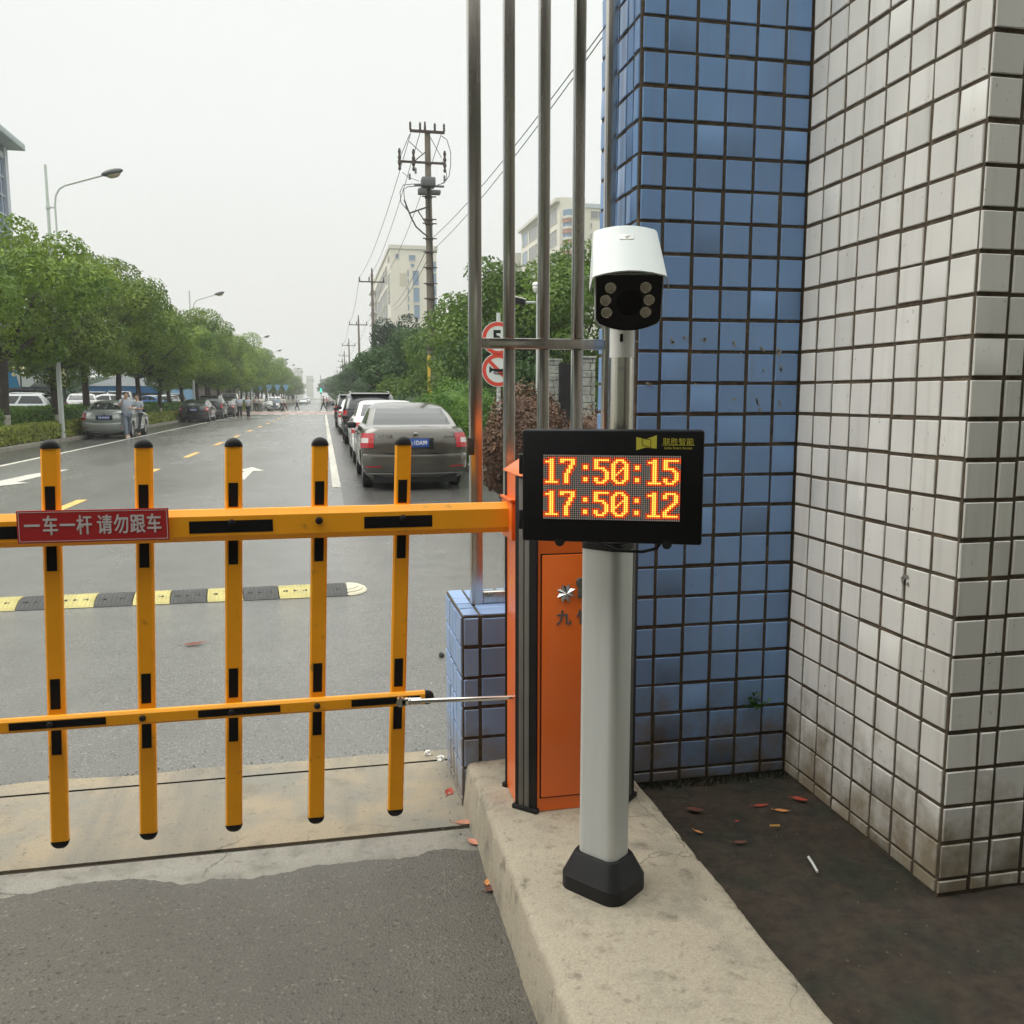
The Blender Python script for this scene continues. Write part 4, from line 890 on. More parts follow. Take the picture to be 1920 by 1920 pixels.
bush('round_bush', 'smaller purple brown bush between the purple bush and the blue pier', (XA(1112, 13.5), 13.5, .6), (.62, .6, .82), 11000, .052, M['leaf_purple'], 63, 7)
bush('low_shrub', 'small yellow green weed tuft at the foot of the purple bush', (3.35, 13.6, .25), (.35, .3, .25), 1200, .05, M['leaf_hedge'], 64, 4, 'shrub')
bush('round_bush', 'dark low bush behind the grey car, left of the bright green bush', (XA(775, 34), 34, .8), (1.4, 1.2, 1.0), 6000, .10, M['leaf_dark'], 65)
# clipped hedge and shrub bed along the left verge
def hedge(name, label, x0, x1, y0, y1, z0, z1, n, size, m, seed):
    rn = random.Random(seed); b = MB()
    for _ in range(n):
        y = y0 + (y1 - y0) * rn.random() ** 1.5; wob = .10 * noise.noise((y * .5, seed, 0)); hz = z1 + .12 * noise.noise((y * .35, seed, 4)) + .07 * noise.noise((y * 1.6, seed, 2))
        u = rn.random()
        if u < .55: x = rn.uniform(x0, x1); z = hz - rn.random() ** 2 * .12; d = Vector((0, 0, 1))
        else: x = (x1 if u < .93 else x0) + wob + rn.gauss(0, .05); z = rn.uniform(z0, hz); d = Vector((1, 0, .3))
        nn_ = (d + Vector((rn.gauss(0, .6), rn.gauss(0, .6), rn.gauss(0, .6)))).normalized(); a = nn_.orthogonal().normalized(); ang = rn.random() * 6.283; a = a * math.cos(ang) + nn_.cross(a) * math.sin(ang); c = nn_.cross(a); L_ = size * rn.uniform(.6, 1.4) * (1 + (y - y0) / 80); p = Vector((x, y, z)); b0 = len(b.v)
        b.v += [tuple(p - a * L_ * .5), tuple(p + c * L_ * .3), tuple(p + a * L_ * .5), tuple(p - c * L_ * .3)]; b.f.append((b0, b0 + 1, b0 + 2, b0 + 3)); b.mi.append(0)
    t = thing(name, label, 'hedge', ((x0 + x1) / 2, y0, .1)); part('foliage', b, m, t, None)
    b = MB(); b.box(x0 + .08, x1 - .12, y0, y1, .05, z1 - .22); part('branches', b, M['bark'], t, None)
hedge('clipped_hedge', 'yellow green clipped hedge along the left kerb', -9.85, -9.25, 24, 140, .15, .68, 60000, .085, M['leaf_hedge'], 71)
hedge('shrub_bed', 'taller dark green shrub bed behind the clipped hedge, around the tree trunks', -12.2, -9.9, 24, 140, .2, 1.18, 80000, .11, M['leaf_bed'], 72)
# far wood behind the car park: reads as one dark mass
rn = random.Random(81); b = MB(); bl = []
for k in range(90):
    y = 100 + 190 * rn.random(); x = -70 + 48 * rn.random(); bl.append((x, y, rn.uniform(1.5, 5.2), rn.uniform(3, 5), rn.uniform(3, 5), rn.uniform(2.2, 3.4)))
for k in range(46):
    bl.append((-25.2 + rn.uniform(-1.2, 1.0) , 50 + 46 * k / 45, rn.uniform(1.2, 4.6), 2.0, 2.2, 1.8))
leaf_cloud(b, bl, 60000, .5, rn, .7); tag(part('woodland', b, M['leaf_far'], None, None), kind='stuff')

# ================================================================== STREET LAMPS
GLm = 'street lamps along the left verge'
lamp = thing('street_lamp', 'tall grey street lamp rising between the two nearest street trees', 'street lamp', (0, 0, 0), GLm)
b = MB(); b.tube([(0, 0, 0), (0, 0, 10.6)], [.115, .055], 14); part('post', b, M['lamp_grey'], lamp, 40)
b = MB(); b.tube([(.30, 0, 7.2), (.29, 0, 9.1), (.34, 0, 9.45), (.5, 0, 9.72), (.75, 0, 9.86), (2.35, 0, 10.32)], .042, 10); part('arm', b, M['lamp_grey'], lamp, 50)
for z in (7.6, 9.0):
    b = MB(); b.tube([(0, 0, z - .06), (0, 0, z + .06)], .095, 12); b.tube([(0, 0, z), (.3, 0, z)], .028, 8); part('bracket', b, M['lamp_grey'], lamp, 40)
b = MB(); Mh = Matrix.Translation((2.68, 0, 10.42)) @ Matrix.Rotation(R(-14), 4, 'Y') @ Matrix.Diagonal((1.0, .42, .30, 1)); b.lathe([(.0, -.35), (.28, -.33), (.44, -.15), (.48, .05), (.42, .25), (.25, .4), (.0, .45)], 16, Mh); hd = part('lamp_head', b, M['lamp_head'], lamp, 50)
b = MB(); Mh2 = Matrix.Translation((2.74, 0, 10.34)) @ Matrix.Rotation(R(-14), 4, 'Y') @ Matrix.Diagonal((.7, .34, .34, 1)); b.lathe([(.0, -.36), (.22, -.32), (.38, -.16), (.44, .02)], 14, Mh2); part('lamp_glass', b, M['lamp_glass'], lamp, 50)
first = True
for i, (px, Y) in enumerate(((113, 34.5), (364, 69), (472, 117), (502, 149), (520, 182), (535, 222), (546, 268), (555, 320))):
    x = XA(px, Y); z = .1; zs_ = (AY(px, [310, 545, 628, 655, 672, 683, 690, 696][i], Y).z - .1) / 10.6; lsc = (zs_ * .9, zs_ * .9, zs_)
    if i == 0: lamp.location = (x, Y, .1); lamp.scale = lsc
    else: dup(lamp, (x, Y, z), 0, ['', 'street lamp second from the near end, its head clear above the left trees', 'third street lamp from the near end of the left row', 'fourth street lamp from the near end, small in the distance', 'fifth street lamp from the near end, very small', 'one of the faint farthest street lamps over the left trees', 'one of the faint farthest street lamps over the left trees', 'one of the faint farthest street lamps over the left trees'][i], GLm, lsc)

# ================================================================== UTILITY POLES AND WIRES
GU = 'utility poles along the right pavement'
def insul(mb, x, y, z, h=.28, r=.05):
    mb.lathe([(r * .5, 0), (r, .02), (r * .6, h * .3), (r, h * .36), (r * .6, h * .6), (r, h * .66), (r * .4, h)], 8, Matrix.Translation((x, y, z)))
ux, uY = XA(811, 34), 34.0
t = thing('utility_pole', 'large concrete utility pole with switchgear, crossarms and bands, right of the grey car', 'utility pole', (ux, uY, .1), GU)
lean = -.012
def up(z): return ux + lean * z * .6 + .0
b = MB(); b.tube([(ux, uY, .1), (up(11), uY, AY(800, 246, uY).z)], [.175, .105], 14); part('shaft', b, M['pole_concrete'], t, 50)
b = MB(); b.tube([(ux, uY, 1.2), (ux - .01, uY, 3.15)], [.178, .168], 14); yb_ = part('painted_band', b, M['yellow_band'], t, 50)
# band only on the left half of the shaft, as the paint has worn off the rest
bm = bmesh.new(); bm.from_mesh(yb_.data); bmesh.ops.delete(bm, geom=[f for f in bm.faces if f.calc_center_median().x > -.03], context='FACES'); bm.to_mesh(yb_.data); bm.free()
for py in (680, 655, 625, 586, 561, 533, 503, 474, 449, 421, 413, 371):
    z = AY(808, py, uY).z; b = MB(); b.tube([(up(z), uY, z - .025), (up(z), uY, z + .025)], .19 - .005 * z, 12); b.box(up(z) - .26, up(z) + .26, uY - .2, uY - .17, z - .02, z + .02); part('steel_band', b, M['rust'], t)
z0 = AY(800, 307, uY).z; b = MB(); b.bbox(up(z0) - 1.12, up(z0) + .62, uY - .17, uY - .11, z0 - .04, z0 + .04, .005); ca = part('crossarm', b, M['rust'], t)
b = MB()
for dx_ in (-1.06, -.55, .60): b.lathe([(.03, -.35), (.06, -.3), (.035, -.2), (.07, -.1), (.035, 0), (.07, .1), (.035, .2), (.06, .3), (.03, .42)], 8, Matrix.Translation((up(z0) + dx_, uY - .2, z0 + .02)))
part('fuse_insulator', b, M['rust'], t)
z1 = AY(800, 249, uY).z; b = MB(); b.bbox(up(z1) - .66, up(z1) + .62, uY - .17, uY - .11, z1 - .05, z1 + .05, .005); part('crossarm', b, M['rust'], t)
b = MB()
for dx_ in (-.64, -.28, .26, .60): insul(b, up(z1) + dx_, uY - .14, z1 + .04)
b.tube([(up(z1) - .1, uY - .12, z1), (up(z1) - .1, uY - .12, z1 + .35)], [.05, .03], 8); part('pin_insulator', b, M['rust'], t)
z2 = AY(800, 347, uY).z; b = MB(); b.bbox(up(z2) - .30, up(z2) + .20, uY - .62, uY - .1, z2 - .16, z2 + .16, .03); b.bbox(up(z2) - .55, up(z2) + .55, uY - .3, uY - .22, z2 - .12, z2 - .05, .01); b.bbox(up(z2) - .42, up(z2) - .12, uY - .5, uY - .2, z2 - .42, z2 - .22, .02); b.bbox(up(z2) + .05, up(z2) + .4, uY - .5, uY - .2, z2 - .40, z2 - .26, .02)
for dx_, dz_ in ((-.72, .18), (-.5, .40), (.56, .18)): insul(b, up(z2) + dx_, uY - .35, z2 + dz_ - .1, .22, .05)
part('switchgear', b, M['lamp_head'], t)
def U(px, py): return AY(px, py, uY - .18)
cab = lambda pts, r=.018: MB().tube([U(*p) for p in pts], r, 6)
for pts, r in (([(767, 398), (752, 380), (750, 360), (756, 347), (775, 345), (790, 345)], .014), ([(762, 392), (758, 370), (757, 355), (765, 350), (785, 349)], .014), ([(803, 444), (792, 436), (780, 425), (772, 410), (767, 398), (758, 375)], .028), ([(828, 255), (838, 262), (845, 285), (845, 310), (842, 330), (833, 343), (820, 347)], .014), ([(829, 302), (836, 318), (838, 335), (828, 345)], .012), ([(806, 256), (828, 296)], .012), ([(792, 288), (767, 265)], .014), ([(768, 252), (751, 293)], .012), ([(786, 254), (774, 295)], .012), ([(803, 345), (808, 440), (814, 560), (812, 640), (808, 720)], .028), ([(755, 323), (765, 332), (786, 340)], .01)):
    part('cable', cab(pts, r), M['wire'], t)
b = MB(); b.tube([U(767, 400), U(802, 388)], .03, 6); b.tube([U(784, 396), U(801, 422)], .022, 6); b.tube([U(776, 303), U(798, 285)], .022, 6); part('strut', b, M['rust'], t)
b = MB(); c = AY(815.5, 684, uY - .2); b.bbox(c.x - .09, c.x + .09, uY - .205, uY - .19, c.z - .08, c.z + .08, .004); part('number_plate', b, M['sign_blue'], t)
tops = []
small = None
for i, (px, top, Y) in enumerate(((703, 513, 77), (676, 598, 108), (657, 640, 148), (648, 661, 190), (644, 673, 232), (640, 685, 275), (634, 694, 318))):
    z = AY(px, top, Y).z; x = XA(px, Y)
    if small is None:
        small = thing('utility_pole', 'second utility pole, with a yellow band at its foot', 'utility pole', (x, Y, .1), GU); H0 = z
        b = MB(); b.tube([(x, Y, .1), (x - .05, Y, z)], [.20, .10], 12); part('shaft', b, M['pole_concrete'], small, 50)
        b = MB(); b.tube([(x, Y, .4), (x, Y, 3.0)], [.203, .185], 12); part('painted_band', b, M['yellow_band'], small, 50)
        b = MB(); b.bbox(x - 1.15, x + 1.0, Y - .16, Y - .08, z - .75, z - .65, .01); part('crossarm', b, M['rust'], small)
        b = MB()
        for dx_ in (-1.1, -.3, .9): insul(b, x + dx_, Y - .12, z - .65, .35, .07)
        insul(b, x - .05, Y, z, .45, .08); part('insulator', b, M['rust'], small)
    else: dup(small, (x, Y, .1 + (z - H0)), 0, 'utility pole %s along the right pavement, thin against the hazy sky' % ['third', 'fourth', 'fifth', 'sixth', 'seventh', 'eighth'][i - 1], GU)
    tops.append((x, Y, z))
def wire(a, e_, sag, label, r=.013):
    a, e_ = Vector(a), Vector(e_); pts = [a.lerp(e_, k / 14) - Vector((0, 0, sag * 4 * (k / 14) * (1 - k / 14))) for k in range(15)]
    o = part('overhead_wire', MB().tube(pts, r, 5), M['wire'], None, 60); tag(o, label, 'wire', 'overhead wires')
p_ = tops[0]
for dx_, pa in ((-1.1, (770, 250)), (-.3, (787, 250)), (.9, (828, 250))):
    wire(U(*pa), (p_[0] + dx_, p_[1] - .12, p_[2] - .35), .7, 'power line from the large pole down to the second pole: %s conductor' % {-1.1: 'left', -.3: 'middle', .9: 'right'}[dx_])
for k in range(3):
    a, c = tops[k], tops[k + 1]
    for dx_, nm in ((-1.1, 'left'), (.9, 'right')): wire((a[0] + dx_, a[1], a[2] - .35), (c[0] + dx_, c[1], c[2] - .35), .8, '%s power line between the %s and %s utility poles' % (nm, ['second', 'third', 'fourth'][k], ['third', 'fourth', 'fifth'][k]), .016)
for nm, a, e_ in (('upper', (1215, -60), (809, 448)), ('lower', (1222, -60), (815, 466))):
    d = ray(*a); q = d * (11.0 / d.y) + Vector((0, 0, EYE)); wire(q, AY(e_[0], e_[1], uY - .2), .25, '%s sloping wire from the large pole towards the near right' % nm, .009)
for nm, a, e_ in (('upper', (797, 474), (735, 575)), ('lower', (800, 490), (738, 582))):
    wire(AY(a[0], a[1], uY - .1), AY(e_[0], e_[1], 74), .3, '%s low wire crossing in front of the beige block' % nm, .012)

# ================================================================== BUILDINGS
def block(name, label, cat, x0, x1, y0, y1, z1, m):
    t = thing(name, label, cat, ((x0 + x1) / 2, (y0 + y1) / 2, 0)); b = MB(); b.box(x0, x1, y0, y1, 0, z1); part('wall', b, m, t, None); return t
def win(t, face, a0, a1, z0, z1, pos, m, name='window', fr=None, rec=.12):
    """window on the -y face (face 'f', pos = wall y) or the -x face (face 's', pos = wall x): a surround standing proud with a recessed pane."""
    b = MB(); d = .14; e_ = .12
    def bx(p0, p1, q0, q1, o0, o1, mi):
        if face == 'f': b.box(p0, p1, pos - o1, pos - o0, q0, q1, mi)
        else: b.box(pos - o1, pos - o0, p0, p1, q0, q1, mi)
    bx(a0, a1, z0, z1, .002, .03, 0)
    bx(a0 - e_, a0, z0 - e_, z1 + e_, .002, d, 1); bx(a1, a1 + e_, z0 - e_, z1 + e_, .002, d, 1); bx(a0, a1, z1, z1 + e_, .002, d, 1); bx(a0, a1, z0 - e_, z0, .002, d, 1)
    nb = max(1, int((a1 - a0) / 1.3))
    for k in range(1, nb): bx(a0 + (a1 - a0) * k / nb - .04, a0 + (a1 - a0) * k / nb + .04, z0, z1, .031, .07, 1)
    nz_ = max(1, int((z1 - z0) / 3.0))
    for k in range(1, nz_): bx(a0, a1, z0 + (z1 - z0) * k / nz_ - .12, z0 + (z1 - z0) * k / nz_ + .12, .031, .08, 1)
    return part(name, b, [m, fr or M['slab']], t, None)
# beige block: corner at pixel 735, front face to 820, side face receding to 688
Yb = 200.0; bxl, bxr = XA(736, Yb), XA(821, Yb); zt = AY(736, 466, Yb).z
side_len = 62
t = block('apartment_block', 'beige apartment block with blue tall windows, rising behind the utility poles', 'building', bxl, bxr, Yb, Yb + side_len, zt, M['beige_wall'])
def FX(px): return XA(px, Yb)
def FZ(py): return AY(780, py, Yb).z
b = MB(); b.box(bxl - .3, bxr + .3, Yb - .3, Yb + side_len, zt + .004, zt + .8); part('parapet', b, M['slab'], t, None)
for x0, x1, y0, y1 in ((777, 788, 508, 535), (778, 789, 540, 567), (779, 789, 572, 598), (746, 752, 478, 486), (771, 782, 479, 489), (813, 820, 490, 508), (813, 820, 512, 530), (813, 820, 535, 553), (813, 820, 557, 575), (774, 780, 495, 501)): win(t, 'f', FX(x0), FX(x1), FZ(y1), FZ(y0), Yb, M['win_blue'])
for y0, y1 in ((507, 518), (524, 531), (540, 550), (555, 566), (571, 582), (588, 598)): win(t, 'f', FX(767.5), FX(769.5), FZ(y1), FZ(y0), Yb, M['win_blue'])
for y0, y1 in ((479, 487), (512, 535), (541, 549), (555, 566)): win(t, 's', Yb + 1.2, Yb + 6.5, FZ(y1), FZ(y0), bxl, M['win_grey'])
for k, ya in enumerate((9.5, 17, 26, 36, 48)):
    for z0, z1 in ((2, 6.0), (6.7, 10.6), (11.5, 14.8), (15.4, 18.6), (19.6, 22.8), (23.4, 26.6), (28, 31.5)): win(t, 's', Yb + ya, Yb + ya + [5.5, 6.5, 7.5, 9, 11][k], z0, z1, bxl, M['win_blue'] if k % 2 else M['win_grey'])
for k in range(11):
    b = MB(); b.box(bxl - 1.6, bxl - .15, Yb + side_len - 11, Yb + side_len - .5, 1.5 + k * 2.9, 1.75 + k * 2.9); part('balcony_slab', b, M['slab'], t, None)
b = MB(); b.box(FX(753), FX(766), Yb - .06, Yb - .004, FZ(537), FZ(513)); part('faded_panel', b, mat('faded_panel', (.48, .44, .34), .9), t, None)
# cream tower block with bays behind the fence
Yc = 180.0; cxl, cxr = XA(1047, Yc), XA(1150, Yc); zc = AY(1060, 370, Yc).z
def CX(px): return XA(px, Yc)
def CZ(py): return AY(1060, py, Yc).z
t = block('apartment_block', 'cream apartment tower with bay windows and red balcony bands seen between the fence tubes', 'building', cxl, CX(1094), Yc, Yc + 36, zc, M['beige_wall'])
b = MB(); b.box(CX(1094) + .01, CX(1150), Yc + 1.5, Yc + 30, 0, CZ(385)); part('wing', b, M['beige_wall'], t, None)
b = MB(); b.box(CX(1094) + .02, CX(1150), Yc + 1.2, Yc + 29, CZ(385) + .004, CZ(377)); part('parapet', b, M['tower_frame'], t, None)
for k in range(7):
    py = 398 + 20 * k
    b = MB(); x0, x1 = CX(1055), CX(1071); z0, z1 = CZ(py + 8), CZ(py - 4)
    b.prism([(x0 - .2, Yc - .01), (x0 + .6, Yc - 1.3), (x1 - .6, Yc - 1.3), (x1 + .2, Yc - .01)], 'z', z0, z1, 0); b.prism([(x0 - .4, Yc - .012), (x0 + .4, Yc - 1.6), (x1 - .4, Yc - 1.6), (x1 + .4, Yc - .012)], 'z', z0 - .5, z0 - .002, 1)
    b.prism([(x0 - .3, Yc - .012), (x0 + .5, Yc - 1.5), (x1 - .5, Yc - 1.5), (x1 + .3, Yc - .012)], 'z', z0 - 1.3, z0 - .502, 2); part('bay_window', b, [M['win_blue'], M['slab'], M['red_slab']], t, None)
for k in range(6): win(t, 'f', CX(1107.5), CX(1109.5), CZ(424 + 20 * k), CZ(414 + 20 * k), Yc + 1.5, M['win_grey'])
win(t, 'f', CX(1108), CX(1135), CZ(405), CZ(391), Yc + 1.5, M['win_grey'])
for k in range(8):
    zz = zc - 4.5 - k * 4.4
    for ya, yb2, m_ in ((2, 8, 'win_grey'), (11, 15, 'win_blue'), (19, 27, 'win_grey'), (29, 34, 'win_blue')): win(t, 's', Yc + ya, Yc + yb2, zz, zz + 2.9, cxl, M[m_])
b = MB(); b.box(cxl - 1.0, cxl - .001, Yc - .3, Yc + 36, zc - .9, zc - .2); part('eaves', b, M['slab'], t, None)
Yd = 230; t = block('apartment_block', 'pale grey distant block low behind the left side of the cream tower', 'building', XA(962, Yd), XA(1000, Yd), Yd, Yd + 20, AY(975, 474, Yd).z, M['grey_wall'])
for k in range(3): win(t, 'f', XA(968, Yd) + k * 1.6, XA(968, Yd) + k * 1.6 + .9, 30, 31.6, Yd, M['win_blue'])
Ye = 420; t = block('apartment_block', 'faint hazy block just showing over the left trees', 'building', XA(398, Ye), XA(437, Ye), Ye, Ye + 20, AY(415, 628, Ye).z, M['grey_wall'])
b = MB(); z_ = AY(415, 628, Ye).z; b.box(XA(405, Ye), XA(418, Ye), Ye + 2, Ye + 9, z_ + .01, z_ + 1.8); b.box(XA(424, Ye), XA(431, Ye), Ye + 2, Ye + 9, z_ + .01, z_ + 2.2); part('roof_house', b, M['grey_wall'], t, None)
for k in range(4): win(t, 'f', XA(400, Ye) + 1 + k * 2.5, XA(400, Ye) + 2.2 + k * 2.5, z_ - 4, z_ - 2, Ye, M['win_grey'])
for nm, px0_, px1_, top, Yq in (('pale', 575, 588, 705, 760), ('taller', 552, 568, 690, 800), ('low', 618, 645, 722, 700)):
    t = block('distant_block', '%s hazy block at the far end of the street' % nm, 'building', XA(px0_, Yq), XA(px1_, Yq), Yq, Yq + 25, AY(600, top, Yq).z, M['grey_wall'])
    for k in range(3): win(t, 'f', XA(px0_, Yq) + 1.0 + k * 2.0, XA(px0_, Yq) + 2.1 + k * 2.0, AY(600, top, Yq).z - 5, AY(600, top, Yq).z - 2.5, Yq, M['win_grey'])
# office tower with projecting flat roof at the left edge
tx1 = -27.0; ty0, ty1 = 48.0, 89.0; zt2 = 22.3; zr = 23.45
t = block('office_tower', 'blue glass office tower with a projecting flat roof at the top left', 'building', tx1 - 22, tx1, ty0, ty1, zt2, M['tower_blue'])
b = MB()
for k in range(13): b.box(tx1 + .01, tx1 + .15, ty0, ty1 - .8, 1.2 + k * 1.62, 1.32 + k * 1.62); b.box(tx1 - 22, tx1, ty1 + .01, ty1 + .15, 1.2 + k * 1.62, 1.32 + k * 1.62)
for k in range(29): b.box(tx1 + .012, tx1 + .12, ty0 + .2 + k * 1.4, ty0 + .32 + k * 1.4, .2, zt2 - .02)
part('mullions', b, M['tower_frame'], t, None)
for y_ in (ty1 - .75, ty1 - 14, ty1 - 28):
    b = MB(); b.bbox(tx1 - .5, tx1 + .3, y_, y_ + .8, 0, zr - .002, .02); part('pillar', b, M['tower_frame'], t, None)
b = MB(); b.box(tx1 - 22.3, tx1 + .2, ty0 - .2, ty1 + .2, zt2 + .01, zt2 + .5); part('parapet', b, M['tower_frame'], t, None)
b = MB(); b.bbox(tx1 - 24, tx1 + 1.5, ty0 - 6, ty1 + 1.0, zr, zr + .55, .05); part('roof_slab', b, M['tower_roof'], t)
# blue canopies beyond the car park
Yv = 68; vx0, vx1 = XA(2, Yv), XA(54, Yv); t = thing('vaulted_canopy', 'blue glass vaulted canopy on dark splayed columns behind the left trees', 'canopy', ((vx0 + vx1) / 2, Yv, .05))
b = MB(); rg = []
for y in (Yv, Yv + 6): rg.append([((vx0 + vx1) / 2 + (vx1 - vx0) / 2 * math.cos(R(a)), y, 2.25 + 1.15 * math.sin(R(a))) for a in range(0, 181, 12)])
n = len(rg[0]); b.add(rg[0] + rg[1], [(k, k + 1, n + k + 1, n + k) for k in range(n - 1)] + [tuple(range(n))]); part('vault', b, M['canopy_blue'], t)
b = MB(); b.add([(vx1 - .5, Yv - .1, 2.35), (vx1 + .1, Yv - .1, 2.3), (vx1 + 1.2, Yv - .1, 3.2), (vx1 - .7, Yv - .1, 3.25), (vx1 - .5, Yv + 6, 2.35), (vx1 + .1, Yv + 6, 2.3), (vx1 + 1.2, Yv + 6, 3.2), (vx1 - .7, Yv + 6, 3.25)], [(0, 1, 2, 3), (4, 7, 6, 5), (0, 4, 5, 1), (1, 5, 6, 2), (2, 6, 7, 3)]); part('wing_roof', b, M['lamp_grey'], t)
for x in (vx0 + 1.1, vx1 - .9):
    b = MB(); b.tube([(x, Yv + 1, 0), (x, Yv + 1, 1.1), (x, Yv + 1, 2.1)], [.12, .17, .42], 8); part('column', b, M['dark_wall'], t)
b = MB(); b.box(vx0, vx1 + .3, Yv - .05, Yv + 6, 2.08, 2.24); part('beam', b, M['dark_wall'], t, None)
Yw = 96; wx_0, wx_1 = XA(165, Yw), XA(296, Yw); t = thing('bicycle_shed', 'long low shed with a blue fascia and grey roof behind the parked white cars', 'shed', ((wx_0 + wx_1) / 2, Yw, .05))
b = MB(); b.box(wx_0, wx_1, Yw, Yw + .25, 2.05, 2.72); part('fascia', b, M['roof_blue'], t, None); b = MB(); b.add([(wx_0 - .1, Yw - .1, 2.73), (wx_1 + .1, Yw - .1, 2.73), (wx_1 + .1, Yw + 6, 3.75), (wx_0 + 1.5, Yw + 6, 3.75)], [(0, 1, 2, 3)]); part('roof', b, M['shed_roof'], t, None); b = MB(); b.box(wx_0 + .3, wx_1 - .3, Yw + 5, Yw + 5.2, 0, 3.3); part('back_wall', b, M['dark_wall'], t, None)
for k in range(6):
    x = wx_0 + .3 + (wx_1 - wx_0 - .6) * k / 5; b = MB(); b.tube([(x, Yw + .3, 0), (x, Yw + .3, 2.05)], .06, 6); part('post', b, M['dark_wall'], t)
Yq = 118; wq0, wq1 = XA(355, Yq), XA(440, Yq); t = thing('shop_row', 'low dark brick building with pale blue pennant shapes behind the parked dark cars', 'building', ((wq0 + wq1) / 2, Yq, .05))
b = MB(); b.box(wq0, wq1, Yq, Yq + 6, 0, 3.6); part('wall', b, M['brick'], t, None); b = MB(); b.box(wq0 - .2, wq1 + .2, Yq - .3, Yq + 6.2, 3.61, 4.0); part('roof', b, M['dark_wall'], t, None)
b = MB()
for k in range(9): x = wq0 + 3 + k * 1.05; b.add([(x, Yq - .02, 3.2), (x + .8, Yq - .02, 3.2), (x + .4, Yq - .02, 2.3)], [(0, 1, 2)])
part('pennants', b, M['c_blue'], t, None); b = MB(); b.box(wq0 - 1.5, wq0 + 1.6, Yq - 4, Yq - 3.8, .6, 2.6); b.prism([(wq0 - 1.2, 2.61), (wq0 + 1.2, 2.61), (wq0 + .6, 3.6), (wq0 - .6, 3.6)], 'x', 0, 0.001) if False else None; part('billboard', b, M['c_blue'], t, None)
# globe lamps
GG = 'globe lamps'
for i, (px, py, Y, n_, lab) in enumerate(((38, 697, 60, 6, 'globe lamp with six pale globes above the vaulted canopy'), (120, 708, 52, 4, 'globe lamp with stacked pale globes just right of the nearest lamp post'))):
    c = AY(px, py, Y); t = thing('globe_lamp', lab, 'street lamp', (c.x, Y, .05), GG); b = MB(); b.tube([(c.x, Y, .05), (c.x, Y, c.z + .35)], .05, 8); part('post', b, M['dark_wall'], t)
    for k in range(n_):
        if n_ == 6: x, z = c.x + (-.36, 0, .30)[k % 3] * .95 + (.12 if k % 3 == 1 else 0), c.z + (.19 if k < 3 else -.17)
        else: x, z = c.x + .0, c.z + .38 - .25 * k
        b = MB(); b.lathe([(.0, -.13), (.09, -.10), (.13, 0), (.09, .10), (0, .13)], 10, Matrix.Translation((x, Y - .05 - .06 * (k % 2), z))); part('globe', b, M['globe'], t, 60)

# ================================================================== SIGNS, MAST, STONE PIERS, LIGHT
Ys = 15.2; t = thing('road_sign', 'pair of round red ringed road signs behind the fence, speed limit above no horn', 'road sign', (XA(936, Ys), Ys, .1))
cxs = XA(934, Ys)
b = MB(); b.tube([(cxs + .02, Ys + .06, .1), (cxs + .02, Ys + .06, 3.0)], .035, 10); part('post', b, M['lamp_grey'], t)
def ring(mb, c, r0, r1, y, n=40, mi=0): mb.add([(c.x + r * math.cos(2 * math.pi * k / n), y, c.z + r * math.sin(2 * math.pi * k / n)) for r in (r0, r1) for k in range(n)], [(k, (k + 1) % n, n + (k + 1) % n, n + k) for k in range(n)], mi)
for py, kind in ((634.5, '5'), (694, 'horn')):
    c = AY(934, py, Ys); r = .288; b = MB(); b.lathe([(r, 0), (r, .012), (0, .012)], 40, frame((c.x, Ys + .012, c.z), (1, 0, 0), (0, 0, 1))); dsc = part('sign_disc', b, M['road_white_sign'], t, 30)
    b = MB(); ring(b, c, r - .075, r - .012, Ys - .003)
    if kind == 'horn':
        d_ = Vector((.7071, 0, -.7071)); n_ = Vector((.7071, 0, .7071)) * .03; e_ = d_ * (r - .07); b.add([c - e_ - n_, c + e_ - n_, c + e_ + n_, c - e_ + n_], [(0, 1, 2, 3)]); b.v[-4:] = [(v[0], Ys - .0035, v[2]) for v in b.v[-4:]]
    sub('red_ring', b, M['road_red'], dsc, None)
    if kind == '5': b = text_mb('5', .34, frame((c.x - .02, Ys - .004, c.z), (1, 0, 0), (0, 0, 1)), bold=.012)
    else:
        b = MB(); f_ = lambda u, v: (c.x + u, Ys - .0045, c.z + v); b.add([f_(-.155, .07), f_(-.10, .025), f_(.14, .02), f_(.14, -.012), f_(-.10, -.012), f_(-.155, -.055)], [(0, 1, 2, 3, 4, 5)])
        pts = [f_(-.10 + .0, -.035), f_(-.085, -.062), f_(.12, -.062)]; b.tube([f_(.14, -.018), f_(-.05, -.022), f_(-.078, -.042), f_(-.05, -.062), f_(.14, -.060)], .009, 6)
    sub('symbol', b, M['black_paint'], dsc, None)
Ym = 14.0; mx = XA(1011, Ym); t = thing('camera_mast', 'white camera mast behind the fence with a side camera and a dome on top', 'mast', (mx, Ym, .1))
b = MB(); b.tube([(mx, Ym, .1), (mx, Ym, 3.2)], .055, 14); part('post', b, M['white_coat'], t)
c = AY(1005, 538, Ym); b = MB(); b.lathe([(.0, -.10), (.05, -.09), (.075, -.03), (.07, .0), (.085, .02), (.06, .06), (0, .07)], 14, Matrix.Translation((mx - .06, Ym - .08, c.z))); part('dome_camera', b, M['white_plastic'], t)
a = AY(1004, 567, Ym); e_ = AY(983, 567, Ym); b = MB(); b.tube([a, e_], .018, 8); part('bracket', b, M['lamp_grey'], t)
